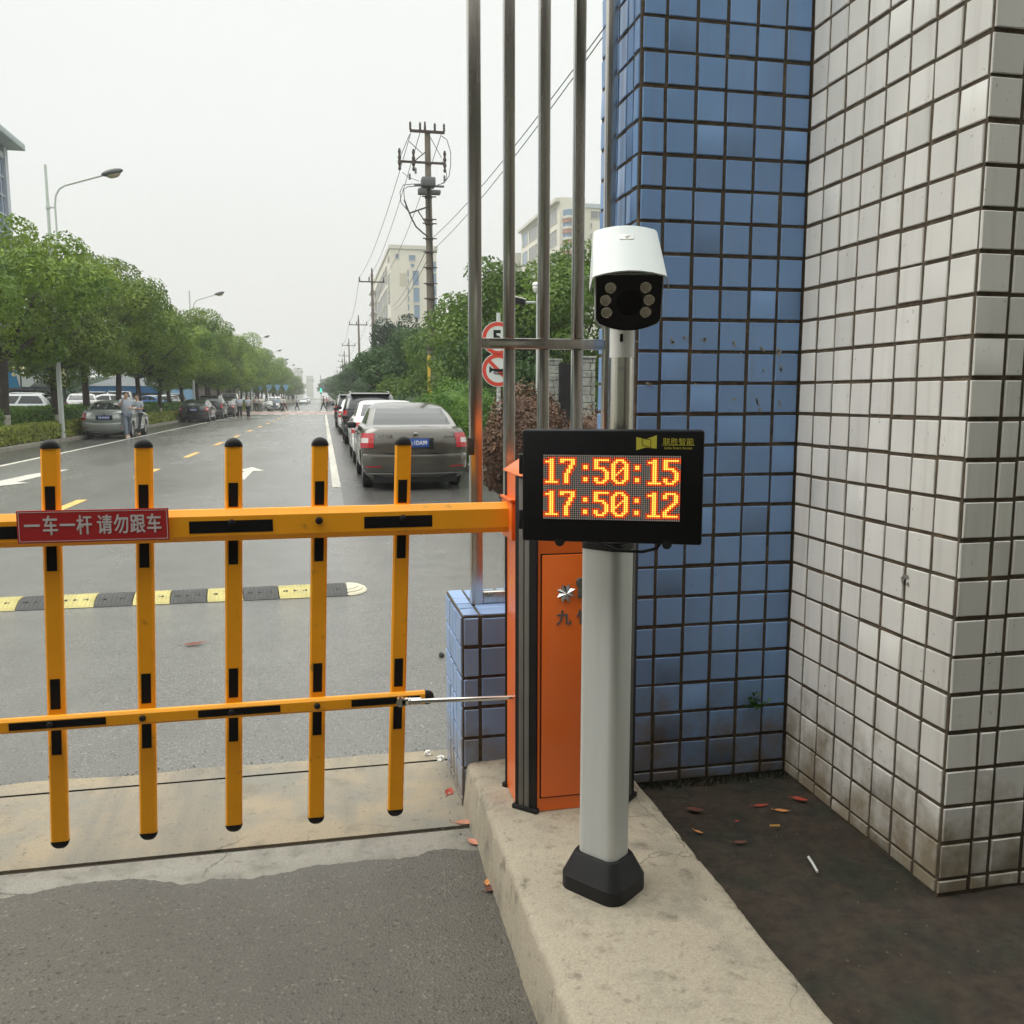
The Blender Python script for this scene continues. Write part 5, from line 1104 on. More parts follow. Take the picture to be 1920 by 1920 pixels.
c = AY(970, 563, Ym); Mb = Matrix.Translation((c.x, Ym, c.z)) @ Matrix.Rotation(R(12), 4, 'Y'); b = MB(); b.bbox(-.11, .13, -.05, .05, -.055, .03, .012, M=Mb); part('side_camera', b, M['black_plastic'], t); b = MB(); b.bbox(-.15, .12, -.062, .062, .032, .05, .008, M=Mb); part('sun_shield', b, M['white_plastic'], t)
c = AY(1024, 608, Ym); b = MB(); b.bbox(c.x - .012, c.x + .012, Ym - .09, Ym - .06, c.z - .15, c.z + .15, .003); part('light_strip', b, M['white_plastic'], t)
for i, (xa, xb, py0, Y, lab) in enumerate(((1026, 1052, 676, 22, 'stone clad gate pier behind the fence, left of the black gate'), (1089, 1116, 671, 19, 'taller stone clad gate pier close to the blue tiled pier'))):
    t = thing('stone_pier', lab, 'pier', (XA((xa + xb) / 2, Y), Y, .05)); zt_p = AY(1000, py0, Y).z; x0, x1 = XA(xa, Y), XA(xb, Y); rn = random.Random(90 + i); b = MB(); z = .05
    while z < zt_p - .05:
        hh = rn.uniform(.13, .2); x = x0
        while x < x1 - .03:
            ww = min(rn.uniform(.12, .28), x1 - x); b.bbox(x + .004, x + ww - .004, Y - rn.uniform(0, .02), Y + .5, z + .004, min(z + hh, zt_p) - .004, .012, seg=1); x += ww
        z += hh
    part('cladding', b, M['stone'], t, None); b = MB(); b.bbox(x0 - .02, x1 + .02, Y - .03, Y + .52, zt_p, zt_p + .05, .01); part('coping', b, M['stone'], t)
Y = 21; x0, x1 = XA(1048, Y), XA(1075, Y); t = thing('black_gate', 'black solid gate leaf between the two stone clad piers', 'gate', ((x0 + x1) / 2, Y, .05)); zt_p = AY(1000, 680, Y).z; b = MB(); b.bbox(x0, x1, Y, Y + .05, .1, zt_p, .005); part('leaf', b, M['black_paint'], t); b = MB()
for k in range(7): b.box(x0 + .02 + (x1 - x0 - .06) * k / 6, x0 + .05 + (x1 - x0 - .06) * k / 6, Y - .02, Y - .002, .15, zt_p - .05)
part('bars', b, M['black_plastic'], t, None)
Yl = 180; c = AY(601.5, 733, Yl); t = thing('traffic_light', 'traffic light showing green on a thin pole far down the road', 'traffic light', (c.x, Yl, 0)); b = MB(); b.tube([(c.x + .05, Yl, 0), (c.x + .05, Yl, AY(601, 704, Yl).z)], .06, 8); part('post', b, M['lamp_head'], t); b = MB(); b.bbox(c.x - .2, c.x + .2, Yl - .3, Yl - .1, c.z - .55, c.z + .55, .02); part('lamp_housing', b, M['dark_wall'], t); b = MB(); b.lathe([(.17, 0), (.17, .02), (0, .03)], 12, frame((c.x, Yl - .301, c.z + .28), (1, 0, 0), (0, 0, 1))); b.lathe([(.17, 0), (.17, .02), (0, .03)], 12, frame((c.x, Yl - .301, c.z - .1), (1, 0, 0), (0, 0, 1))); part('green_lamp', b, M['green_light'], t)
Yg = 260; x0, x1 = XA(604, Yg), XA(626, Yg); t = thing('direction_sign', 'blue road direction board far down the road behind the traffic light', 'sign', ((x0 + x1) / 2, Yg, 0)); z0, z1 = AY(610, 733, Yg).z, AY(610, 725, Yg).z; b = MB(); b.bbox(x0, x1, Yg, Yg + .1, z0, z1, .01); part('board', b, M['sign_blue'], t); b = MB(); b.tube([(x1 + .3, Yg + .2, 0), (x1 + .3, Yg + .2, z1 + .2), (x0, Yg + .2, z1 + .2)], .12, 8); part('post', b, M['lamp_grey'], t)

# ================================================================== CARS
def car_mesh(style, L_, W_, H_):
    hw = W_ / 2
    if style == 'sedan':
        sl = [(.19, .14, .16, .80, .20), (.26, .06, .09, .90, .24), (.285, .045, .07, .925, .25), (.302, .036, .06, .94, .26), (.34, .02, .04, .965, .27), (.40, .008, .02, .975, .275), (.422, .004, .012, .98, .278), (.45, .0, .005, .985, .28), (.56, .0, .0, .99, .28), (.60, .012, .01, .99, .28), (.615, .05, .015, .99, .27), (.72, .045, .05, 1.0, .26), (.80, .055, .13, .995, .27), (.88, .075, .42, .985, .28), (.96, .10, .75, .965, .29), (1.0, .115, .95, .945, .30), (1.03, .14, 1.05, .925, .30), (1.045, .28, 1.10, .905, .27), (1.06, .50, 1.14, .885, .22)]
        gh = [(1.085, .56, 1.18, .865, .18), (1.18, .74, 1.36, .825, .18), (1.27, .95, 1.56, .785, .19), (1.355, 1.22, 1.80, .74, .22)]
        rf = [(1.395, 1.42, 1.96, .705, .24), (1.425, 1.64, 2.10, .66, .22), (1.445, 1.84, 2.20, .57, .16), (1.455, 1.94, 2.28, .40, .08), (1.459, 2.02, 2.35, .2, .02)]
        hs = H_ / 1.46
    else:
        sl = [(.24, .12, .16, .80, .20), (.32, .05, .08, .92, .22), (.42, .0, .03, .985, .25), (.58, .0, .0, .995, .25), (.63, .02, .01, .995, .25), (.645, .055, .02, .995, .24), (.80, .05, .05, 1.0, .24), (.92, .06, .16, .995, .24), (1.02, .075, .58, .98, .24), (1.07, .08, .92, .965, .24), (1.10, .09, 1.08, .955, .23), (1.125, .10, 1.18, .945, .22)]
        gh = [(1.15, .105, 1.24, .935, .18), (1.28, .16, 1.44, .895, .18), (1.42, .25, 1.66, .85, .19), (1.55, .38, 1.9, .81, .22)]
        rf = [(1.605, .44, 2.04, .785, .24), (1.64, .52, 2.15, .74, .22), (1.665, .75, 2.3, .64, .18), (1.68, 1.2, 2.45, .45, .1), (1.685, 1.5, 2.6, .22, .03)]
        hs = H_ / 1.685
    allr = sl + gh + rf; ng0, ng1 = len(sl) - 1, len(sl) + len(gh) - 1
    ex = 2.7; angs = [R(a) for a in (0, 10, 20, 30, 40, 50, 60, 69, 77, 84)]; NS = 44
    rings = []
    wr = .315 if style == 'sedan' else .355; ywr, ywf = .98, L_ - .90; ar = wr + .055
    for z, yr, yfo, wf_, cr_ in allr:
        yf = L_ - yfo; w_ = hw * wf_; ring_ = []
        tl = []
        for a in angs: tl.append((math.sin(a) ** (1.0) if True else 0))
        rear = []
        ts = [math.sin(a) for a in angs]
        for t_ in ts: rear.append((w_ * t_, yr + cr_ * (1 - (1 - t_ ** 2.6) ** (1 / 2.6)) + .03 * t_ * t_))
        ysr, ysf = yr + cr_ + .03, yf - cr_ - .03
        side_ = [(w_ * (1 - .035 * abs(2 * s / NS - 1) ** 3), ysr + (ysf - ysr) * s / NS) for s in range(NS + 1)]
        side_[0] = (w_, ysr); side_ = [(x * (1 if i == 0 else 1), y) for i, (x, y) in enumerate(side_)]
        front = [(w_ * .965 * t_, yf - cr_ * 1.0 * (1 - (1 - t_ ** 2.4) ** (1 / 2.4)) - .05 * t_ * t_) for t_ in reversed(ts)]
        right = rear + side_ + front       # from rear centre round the +x side to the front centre
        for x, y in right:
            zz = z * hs
            if x > hw * .70:
                for yc in (ywr, ywf):
                    d_ = abs(y - yc)
                    if d_ < ar: zz = max(zz, (wr + math.sqrt(ar * ar - d_ * d_)) if z < wr + ar + .02 else zz)
            ring_.append((x, y, zz))
        half = ring_[:]; full = half + [(-x, y, zz) for x, y, zz in reversed(half[1:-1])]
        rings.append(full)
    return rings, ng0, ng1, len(angs), NS, wr, ywr, ywf, hs
CARS = {}
def wheel_parts(root, x, y, r, sgn):
    Mw = frame((x, y, r), (0, 1, 0), (0, 0, 1))
    if sgn < 0: Mw = frame((x, y, r), (0, -1, 0), (0, 0, 1))
    b = MB(); b.lathe([(r * .62, -.19), (r * .93, -.19), (r, -.16), (r, -.03), (r * .95, -.005), (r * .68, .0), (r * .64, -.02)], 22, Mw); w_ = part('wheel', b, M['tyre'], root, 40)
    b = MB(); b.lathe([(r * .65, -.03), (r * .62, -.012), (r * .2, -.02), (0, -.02)], 20, Mw)
    for k in range(5): b.bbox(-.028, .028, r * .12, r * .6, -.022, -.006, .004, M=Mw @ Matrix.Rotation(2 * math.pi * k / 5, 4, 'Z'), seg=1)
    o = part('rim', b, M['rim'], None, 40); o.parent = w_
def sl_in(z, a, b_): return a < z < b_
def make_car(name, label, style, L_, W_, H_, pm, group, plate=None, glass='glass', extra=None):
    rings, g0, g1, na, NS, wr, ywr, ywf, hs = car_mesh(style, L_, W_, H_); n = len(rings[0]); nh = na * 2 + NS + 1
    root = thing(name, label, 'car', (0, 0, 0), group); hw = W_ / 2
    body, rw, ws, sw_ = MB(), MB(), MB(), [MB(), MB(), MB(), MB()]; tl = [MB(), MB()]; hl = [MB(), MB()]; bp = MB(); strip = MB(); refl = [MB(), MB()]
    V = [v for r in rings for v in r]
    zt0, zt1 = (.70 * hs, .97 * hs) if style == 'sedan' else (.78 * hs, 1.11 * hs)
    def put(mb, idx, mi=0): mb.add([V[i] for i in idx], [(0, 1, 2, 3)], mi)
    for j in range(len(rings) - 1):
        for k in range(n):
            idx = (j * n + k, j * n + (k + 1) % n, (j + 1) * n + (k + 1) % n, (j + 1) * n + k); c = [sum(V[i][q] for i in idx) / 4 for q in range(3)]
            kk = k if k < nh - 1 else n - 1 - k      # 0.. along one half
            s_ = 0 if k < nh - 1 else 1
            zr0, zr1 = rings[j][0][2], rings[j + 1][0][2]
            if g0 < j + 0 and j < g1 and j >= g0 + 1 or (j == g0 + 0 and False):
                if kk < 6: put(rw, idx); continue
                if kk >= nh - 1 - 6: put(ws, idx); continue
                si = kk - na
                a0, a1, m0, m1 = (6, 20, 22, 39) if style == 'sedan' else (3, 22, 24, 40)
                if a0 <= si < a1: put(sw_[s_ * 2], idx); continue
                if m0 <= si < m1: put(sw_[s_ * 2 + 1], idx); continue
            if zt0 - .02 <= c[2] <= zt1 and (5 if style == 'sedan' else 6) <= kk <= na + (1 if style == 'sedan' else 0) and zr1 - zr0 > .02:
                mid = zt0 + (zt1 - zt0) * .30 < c[2] < zt0 + (zt1 - zt0) * .78 and 6 <= kk <= na - 2
                tl[s_].add([(V[i][0] * 1.006, V[i][1] - .008, V[i][2]) for i in idx], [(0, 1, 2, 3)], 1 if mid and style == 'sedan' else 0)
            if style == 'sedan' and kk <= na and sl_in(c[2] / hs, .285, .302): strip.add([(V[i][0] * 1.003, V[i][1] - .006, V[i][2]) for i in idx], [(0, 1, 2, 3)])
            if style == 'sedan' and 4 <= kk <= 6 and sl_in(c[2] / hs, .40, .422): refl[s_].add([(V[i][0] * 1.003, V[i][1] - .006, V[i][2]) for i in idx], [(0, 1, 2, 3)])
            if .62 * hs <= c[2] <= .80 * hs and nh - 1 - 8 <= kk <= nh - 1 - 4: hl[s_].add([(V[i][0] * 1.005, V[i][1] + .008, V[i][2]) for i in idx], [(0, 1, 2, 3)])
            (body).add([V[i] for i in idx], [(0, 1, 2, 3)])
    body.add(rings[-1], [tuple(range(n))]); o = part('body', body, M[pm], root, 32, weld=True)
    rp = part('rear_window', rw, M[glass], root, 40); part('windscreen', ws, M[glass], root, 40)
    for m in sw_: part('side_window', m, M[glass], root, 40)
    for m in tl: part('tail_light', m, [M['tail_red'], M['tail_clear']], root, 40)
    for m in hl:
        if m.v: part('headlight', m, M['headlight'], root, 40)
    b = MB(); b.box(-hw * .80, hw * .80, .30, L_ - .30, .15, .62); b.box(-hw * .78, hw * .78, .14, .299, .14, .34); part('underbody', b, M['black_plastic'], root, None)
    for y in (ywr, ywf):
        for sg in (-1, 1): wheel_parts(root, sg * hw * .955, y, wr, sg)
    zp = .80 * hs if style == 'sedan' else .88 * hs
    # boot lid seams, plate recess, bumper strip
    b = MB(); b.box(-.56, .56, -.001 + .045, .06, .625 * hs, .637 * hs)
    zt = .615 * hs
    part('boot_seam', b, M['black_plastic'], root, None)
    b = MB(); b.bbox(-.30, .30, .030, .055, zp - .095, zp + .085, .01); rec = part('plate_recess', b, M['black_plastic'] if pm != 'p_grey' else M['p_dgrey'], root)
    b = MB(); b.bbox(-.22, .22, .022, .032, zp - .072, zp + .068, .004); pl = part('number_plate', b, M['plate'], root)
    Mp = frame((0, .0205, zp - .002), (1, 0, 0), (0, 0, 1))
    if plate:
        b = text_mb(plate, .098, Mp, bold=.0022, sx=.80); o = part('characters', b, M['plate_ink'], None, None); o.parent = pl
    else:
        b = MB()
        for k in range(7): b.box(-.185 + k * .053 + (.012 if k > 1 else 0), -.150 + k * .053 + (.012 if k > 1 else 0), -.035, .035, 0, .001, M=Mp)
        o = part('characters', b, M['plate_ink'], None, None); o.parent = pl
    b = MB(); b.lathe([(.045, 0), (.045, .006), (.036, .009), (.034, .005), (0, .006)], 18, frame((0, .058 if style == 'sedan' else .062, .925 * hs if style == 'sedan' else 1.03 * hs), (1, 0, 0), (0, 0, 1))); part('badge', b, M['chrome'], root)
    b = MB(); b.bbox(-hw * .66, hw * .66, .03, .10, .285 * hs, .30 * hs, .004); part('bumper_strip', strip if strip.v else b, M['chrome'] if pm in ('p_grey', 'p_silver') else M['black_plastic'], root)
    for q_, sg in enumerate((-1, 1)): b = MB(); b.bbox(min(sg * .50, sg * .68), max(sg * .50, sg * .68), .012, .04, .40 * hs, .425 * hs, .004); part('reflector', refl[q_] if refl[q_].v else b, M['tail_red'], root)
    ym = L_ - (1.72 if style == 'sedan' else 1.62)
    for sg in (-1, 1):
        b = MB(); b.bbox(-.09, .09, -.055, .055, -.06, .06, .035, M=Matrix.Translation((sg * (hw + .06), ym, 1.02 * hs if style == 'sedan' else 1.16 * hs))); part('wing_mirror', b, M['black_plastic'], root)
        b = MB()
        for y_ in (L_ * .40, L_ * .615): b.bbox(sg * hw * .985 - .02, sg * hw * .985 + .02, y_ - .10, y_ + .10, .885 * hs, .915 * hs, .008)
        part('door_handle', b, M[pm], root)
        b = MB()
        for y_ in (L_ * .345, L_ * .52, L_ * .735): b.box(sg * hw * .998 - .004, sg * hw * .998 + .004, y_ - .004, y_ + .004, .42, .98 * hs)
        part('door_seam', b, M['black_plastic'], root, None)
    b = MB(); b.bbox(-.42, .42, L_ - .05, L_ - .005, .50 * hs, .66 * hs, .02); part('grille', b, M['black_plastic'], root)
    b = MB(); b.bbox(-.22, .22, L_ - .004, L_ + .012, .40 * hs, .49 * hs, .004); part('front_plate', b, M['plate'], root)
    if style != 'sedan':
        b = MB()
        for sg in (-1, 1): b.tube([(sg * hw * .68, .75, 1.64 * hs), (sg * hw * .70, .95, 1.70 * hs), (sg * hw * .70, L_ - 2.6, 1.71 * hs), (sg * hw * .68, L_ - 2.4, 1.66 * hs)], .02, 6)
        part('roof_rail', b, M['chrome'], root)
        b = MB(); b.bbox(-hw * .70, hw * .70, .33, .62, 1.60 * hs, 1.635 * hs, .012); part('spoiler', b, M['black_plastic'], root)
    return root
GC = 'cars parked along the right side'
rc = make_car('parked_car', 'grey saloon car nearest the barrier, seen from behind', 'sedan', 4.57, 1.80, 1.47, 'p_grey', GC, plate='苏A·1DA99', glass='pale_glass'); rc.location = (1.49, 14.75, 0)
b = text_mb('上海大众', .062, frame((-.50, .058, .915), (1, 0, 0), (0, 0, 1)), bold=.001); o = part('maker_lettering', b, M['chrome'], rc, None, )
for v in o.data.vertices: v.co += rc.location
b = text_mb('Octavia', .058, frame((.56, .064, .905), (1, 0, 0), (0, 0, 1)), bold=.001); o = part('model_lettering', b, M['chrome'], rc, None)
for v in o.data.vertices: v.co += rc.location
wc = make_car('parked_car', 'white saloon car parked in front of the grey saloon, mostly hidden by it', 'sedan', 4.6, 1.80, 1.50, 'p_white', GC, glass='pale_glass'); wc.location = (1.52, 20.7, 0)
sv = make_car('parked_car', 'dark grey off road car with roof rails, third in the line on the right', 'suv', 4.5, 1.86, 1.74, 'p_dgrey', GC); sv.location = (1.55, 29.8, 0)
dup(wc, (1.5, 38.5, 0), 0, 'white car far in the right line, just showing left of the dark off road car', GC); dup(sv, (1.5, 47, 0), 0, 'small dark car far in the right line, almost hidden', GC)
GL_ = 'cars parked along the left kerb'
ls = make_car('parked_car', 'silver saloon car by the left hedge, two people walking beside it', 'sedan', 4.5, 1.74, 1.47, 'p_silver', GL_); ls.location = (-8.18, 36.3, 0)
ld = make_car('parked_car', 'black saloon car with wide red tail lights, nearest of the dark cars on the left', 'sedan', 4.8, 1.82, 1.47, 'p_black', GL_); ld.location = (-8.05, 59.2, 0)
d2 = dup(sv, (-8.1, 67.5, 0), 0, 'black off road car second in the dark row on the left', GL_)
d3 = dup(ld, (-8.0, 75.5, 0), 0, 'dark saloon car third in the dark row, behind two walking people', GL_)
wsuv = make_car('parked_car', 'white off road car facing the camera beyond the crossing', 'suv', 4.5, 1.84, 1.70, 'p_white', GL_); wsuv.location = (-5.6, 112, 0); wsuv.rotation_euler.z = math.pi
dup(wc, (-7.6, 140, 0), math.pi, 'white saloon car facing the camera behind the crossing people', GL_); dup(ls, (-7.9, 152, 0), 0, 'silver car in the far left line beyond the crossing', GL_); dup(wsuv, (-7.9, 170, 0), 0, 'pale car farthest along the left line', GL_)
dup(ls, (-4.3, 205, 0), math.pi, 'small silver car driving towards the camera far down the road', 'cars driving'); dup(wsuv, (-4.2, 240, 0), math.pi, 'small white off road car driving far down the road', 'cars driving')
GP = 'cars in the car park behind the hedge'
mp_ = make_car('parked_car', 'silver grey people carrier seen from the side behind the hedge at far left', 'suv', 4.5, 1.80, 1.66, 'p_silver', GP); mp_.location = (XA(108, 50), 50, .12); mp_.rotation_euler.z = R(92)
for (px, Y, src, rz, lab) in ((152, 53, wc, 12, 'white saloon car behind the hedge, between the lamp post and the silver saloon'), (185, 62, mp_, 25, 'pale car behind the hedge, right of the second tree trunk'), (222, 64, wsuv, 8, 'white off road car behind the hedge, above the silver saloon roof'), (272, 60, wc, 96, 'white saloon car side on behind the hedge, right of the two people'), (318, 74, wc, 10, 'white car behind the hedge, left of the nearest black saloon'), (333, 90, mp_, 20, 'pale car deep in the car park left of the dark cars'), (430, 88, wsuv, 4, 'white off road car behind the dark row on the left')):
    dup(src, (XA(px, Y), Y, .3), R(rz), lab, GP)
bl = make_car('parked_car', 'blue saloon car behind the hedge beside the white car', 'sedan', 4.4, 1.74, 1.46, 'p_blue', GP); bl.location = (XA(327, 70), 70, .3); bl.rotation_euler.z = R(60)

# ================================================================== PEOPLE
def skin_mesh(name, joints, edges, radii, m, parent, root_i=0, sub=1):
    me = bpy.data.meshes.new(name); me.from_pydata([tuple(j) for j in joints], edges, []); me.update(); o = bpy.data.objects.new(name, me); COL.objects.link(o)
    o.modifiers.new('skin', 'SKIN'); sd = me.skin_vertices[0].data
    for i, r in enumerate(radii): sd[i].radius = (r, r) if not isinstance(r, tuple) else r
    for i in range(len(joints)): sd[i].use_root = (i == root_i)
    sm = o.modifiers.new('sub', 'SUBSURF'); sm.levels = sub; sm.render_levels = sub
    dg = bpy.context.evaluated_depsgraph_get(); nm = bpy.data.meshes.new_from_object(o.evaluated_get(dg)); bpy.data.objects.remove(o); bpy.data.meshes.remove(me)
    nm.name = name; nm.materials.clear(); nm.materials.append(m); nm.shade_smooth(); return link(name, nm, parent)
def person(label, loc, rz, h=1.70, step=.5, arms=('swing', 'swing'), shirt='c_grey', legs='c_jean', shoe='shoe_b', long_hair=False, sleeve=.5, group='people walking on the street', prop=None):
    """Facing -y before rotation. step: stride phase -1..1; arms: 'swing', 'fold' (forearm across the front) or 'up'."""
    root = thing('person', label, 'person', loc, group); k = h / 1.70; J = []; E = []; RR = []
    def j(p, r, to=None):
        J.append(Vector(p) * k); RR.append(r * k if not isinstance(r, tuple) else (r[0] * k, r[1] * k)); i = len(J) - 1
        if to is not None: E.append((to, i))
        return i
    pel = j((0, 0, .92), (.135, .10)); wst = j((0, .0, 1.08), (.12, .085), pel); chest = j((0, -.005, 1.27), (.145, .095), wst); nb = j((0, .01, 1.42), (.07, .06), chest); nk = j((0, .0, 1.485), .05, nb)
    hd0 = j((0, -.015, 1.545), (.066, .075), nk); hd1 = j((0, -.015, 1.625), (.072, .088), hd0); j((0, -.005, 1.685), (.045, .055), hd1)
    j((0, -.115, 1.59), .012, hd0)
    st = {'pts': {}}
    for sg, ph, arm in ((-1, step, arms[0]), (1, -step, arms[1])):
        hip = j((sg * .085, 0, .88), .088, pel); fw = -ph * .22
        knee = j((sg * .09, fw * .75 - .03, .50), .056, hip); lift = max(0, -ph) * .07
        ank = j((sg * .09, fw * 1.55 + (.05 if ph < 0 else 0), .085 + lift), .038, knee); heel = j((sg * .09, fw * 1.55 + (.05 if ph < 0 else 0) + .03, .045 + lift), .024, ank); toe = j((sg * .10, fw * 1.55 - .14 + (.05 if ph < 0 else 0), .03), .016, ank)
        sh = j((sg * .185, .01, 1.385), .055, chest)
        if arm == 'swing': el = j((sg * .235, .02 + ph * .10, 1.12), .038, sh); wr_ = j((sg * .235, -.06 + ph * .20, .90), .026, el); hdir = Vector((0, -.03, -.08))
        elif arm == 'fold': el = j((sg * .235, .0, 1.12), .038, sh); wr_ = j((sg * .07, -.20, 1.12), .026, el); hdir = Vector((-sg * .07, -.045, .01))
        else: el = j((sg * .27, -.10, 1.20), .038, sh); wr_ = j((sg * .17, -.20, 1.38), .026, el); hdir = Vector((-sg * .02, -.03, .08))
        w0 = J[wr_] / k; pm_ = j(w0 + hdir * .55, (.034, .022), wr_); q = hdir.normalized(); lat = q.cross(Vector((1, 0, 0)) if abs(q.x) < .8 else Vector((0, 1, 0))).normalized()
        for f_, (o_, ln) in enumerate(((-.026, .062), (-.009, .075), (.009, .070), (.026, .055))):
            b1 = j(w0 + hdir * .95 + lat * o_, .0085, pm_); j(w0 + hdir * .95 + lat * o_ * 1.1 + q * ln * .9 + Vector((0, -.015, 0)), .007, b1)
        tb = j(w0 + hdir * .5 + lat * -.038 + Vector((0, -.012, 0)), .009, pm_); j(w0 + hdir * .9 + lat * -.052 + Vector((0, -.02, 0)), .0075, tb)
        st['pts'][sg] = (hip, knee, ank, heel, toe, sh, el, wr_)
    skin_mesh('body', J, E, RR, M['skin'], root)
    # shirt: torso and sleeves
    P, Q, W2 = [], [], []
    def a_(p, r, to=None):
        P.append(Vector(p)); W2.append(r); i = len(P) - 1
        if to is not None: Q.append((to, i))
        return i
    s0 = a_(J[chest], (.19 * k, .135 * k)); s1 = a_(J[wst], (.185 * k, .14 * k), s0); a_(Vector((0, 0, .82)) * k, (.195 * k, .145 * k), s1); a_(Vector((0, .012, 1.40)) * k, (.10 * k, .075 * k), s0)
    for sg in (-1, 1):
        hip, knee, ank, heel, toe, sh, el, wr_ = st['pts'][sg]; b1 = a_(J[sh], .08 * k, s0); e1 = a_(J[sh].lerp(J[el], .55 + .4 * sleeve), .066 * k, b1)
        if sleeve > .8: a_(J[el].lerp(J[wr_], .85), .042 * k, e1)
    skin_mesh('shirt', P, Q, W2, M[shirt], root)
    P, Q, W2 = [], [], []
    t0 = a_(Vector((0, 0, .93)) * k, (.148 * k, .112 * k))
    for sg in (-1, 1):
        hip, knee, ank, heel, toe, sh, el, wr_ = st['pts'][sg]; h1 = a_(J[hip], .104 * k, t0); k1 = a_(J[knee], .078 * k, h1); a_(J[knee].lerp(J[ank], .93), .063 * k, k1)
    skin_mesh('trousers', P, Q, W2, M[legs], root)
    for sg in (-1, 1):
        hip, knee, ank, heel, toe, sh, el, wr_ = st['pts'][sg]; skin_mesh('shoe', [J[heel] + Vector((0, .0, .0)), J[heel].lerp(J[toe], .5), J[toe]], [(0, 1), (1, 2)], [.060 * k, .056 * k, .048 * k], M[shoe], root)
    b = MB(); rn = random.Random(3); prof = []
    c0 = Vector((0, .008, 1.628)) * k
    for i in range(9):
        th = R(8 + 98 * i / 8)
        for q in range(16):
            ph_ = 2 * math.pi * q / 16; fr_ = max(0, -math.sin(ph_)); thq = th * (1 - .42 * fr_); rr = .094 * k
            b.v.append(tuple(c0 + Vector((rr * .86 * math.sin(thq) * math.cos(ph_), rr * 1.08 * math.sin(thq) * math.sin(ph_), rr * 1.05 * math.cos(thq)))))
    b.f = [(i * 16 + q, (i + 1) * 16 + q, (i + 1) * 16 + (q + 1) % 16, i * 16 + (q + 1) % 16) for i in range(8) for q in range(16)] + [tuple(range(16))]; b.mi = [0] * len(b.f)
    if long_hair: b.tube([c0 + Vector((0, .07, .0)) * k, c0 + Vector((0, .085, -.10)) * k, c0 + Vector((0, .075, -.22)) * k], [.06 * k, .055 * k, .02 * k], 10)
    me = bpy.data.meshes.new('hair'); me.from_pydata(b.v, [], b.f); me.materials.append(M['hair']); me.shade_smooth(); link('hair', me, root)
    root.rotation_euler.z = rz; return root, (J, st)
def pput(px, py): v = G(px, py); return (v.x, v.y, 0)
# two workers beside the silver saloon
person('person in grey work shirt and jeans, left of the pair by the silver saloon', pput(240, 823), R(25), 1.76, .75, ('up', 'fold'), 'c_grey', 'c_jean', 'shoe_w')
p2, (J2, st2) = person('person in dark trousers holding papers, right of two by the silver saloon', pput(261, 818), R(-28), 1.68, -.35, ('fold', 'fold'), 'c_grey', 'c_dark', 'shoe_b', True)
t = thing('paper_sheet', 'white sheet of paper held by the right person of the pair by the silver saloon', 'paper', p2.location[:]); hand = Matrix.Rotation(R(-28), 3, 'Z') @ Vector((0, -.27, 1.13)); q = p2.location + hand
b = MB(); b.box(-.10, .10, -.13, .13, -.003, .003, M=Matrix.Translation(q) @ Matrix.Rotation(R(-28), 4, 'Z') @ Matrix.Rotation(R(25), 4, 'X')); part('sheet', b, M['paper'], t, None)
person('person in grey work shirt walking nearer, left of two by the black cars', pput(450, 786), R(5), 1.72, .5, ('swing', 'fold'), 'c_grey', 'c_dark')
person('person in grey work shirt with folded arms, right of two by the black cars', pput(466, 785), R(-10), 1.68, -.5, ('fold', 'fold'), 'c_grey', 'c_dark', 'shoe_b', True)
person('person in dark trousers crossing right of the traffic light post, striding to the left', pput(607, 771), R(-80), 1.74, 1.0, ('swing', 'swing'), 'c_dark', 'c_dark')
person('person in white top and dark trousers striding to the right on the crossing', pput(528, 771.5), R(70), 1.70, 1.0, ('swing', 'fold'), 'c_white', 'c_dark')
person('person in white top and maroon trousers just behind the striding person on the crossing', pput(534, 771), R(75), 1.66, -.9, ('swing', 'swing'), 'c_white', 'c_red', 'shoe_b', True)
person('lone person in pale shirt and dark trousers at mid crossing', pput(557, 769), R(80), 1.70, .7, ('swing', 'swing'), 'c_grey', 'c_dark')
person('person in grey shirt and denim left of the crossing group beside the white car', pput(515, 771.5), R(10), 1.70, .3, ('swing', 'fold'), 'c_grey', 'c_jean')
person('person in light blue shirt in the middle of the crossing group', pput(521.5, 771), R(20), 1.60, -.3, ('fold', 'swing'), 'c_blue', 'c_jean')
person('person in white shirt and dark trousers left of the white off road car', pput(482, 772), R(-15), 1.70, .5, ('fold', 'swing'), 'c_white', 'c_dark')
person('person in pale shirt and jeans directly beside the white off road car', pput(489.5, 772), R(20), 1.68, -.6, ('fold', 'fold'), 'c_white', 'c_jean', 'shoe_b', True)
person('person in pink top at the left end of the crossing', pput(478, 771), R(0), 1.64, .4, ('fold', 'fold'), 'c_pink', 'c_dark')
person('person in pink shirt far behind the striding dark figure', pput(613, 766), R(10), 1.70, .4, ('swing', 'swing'), 'c_pink', 'c_dark')
for i, (px, py, c1) in enumerate(((617, 764, 'c_grey'), (621, 763, 'c_white'), (625, 762.5, 'c_grey'))): person('distant person standing at the far right kerb beyond the crossing, %s' % ['left of three', 'middle of three', 'right of three'][i], pput(px, py), R(20 * i), 1.70, .3 * (-1) ** i, ('swing', 'fold'), c1, 'c_dark')

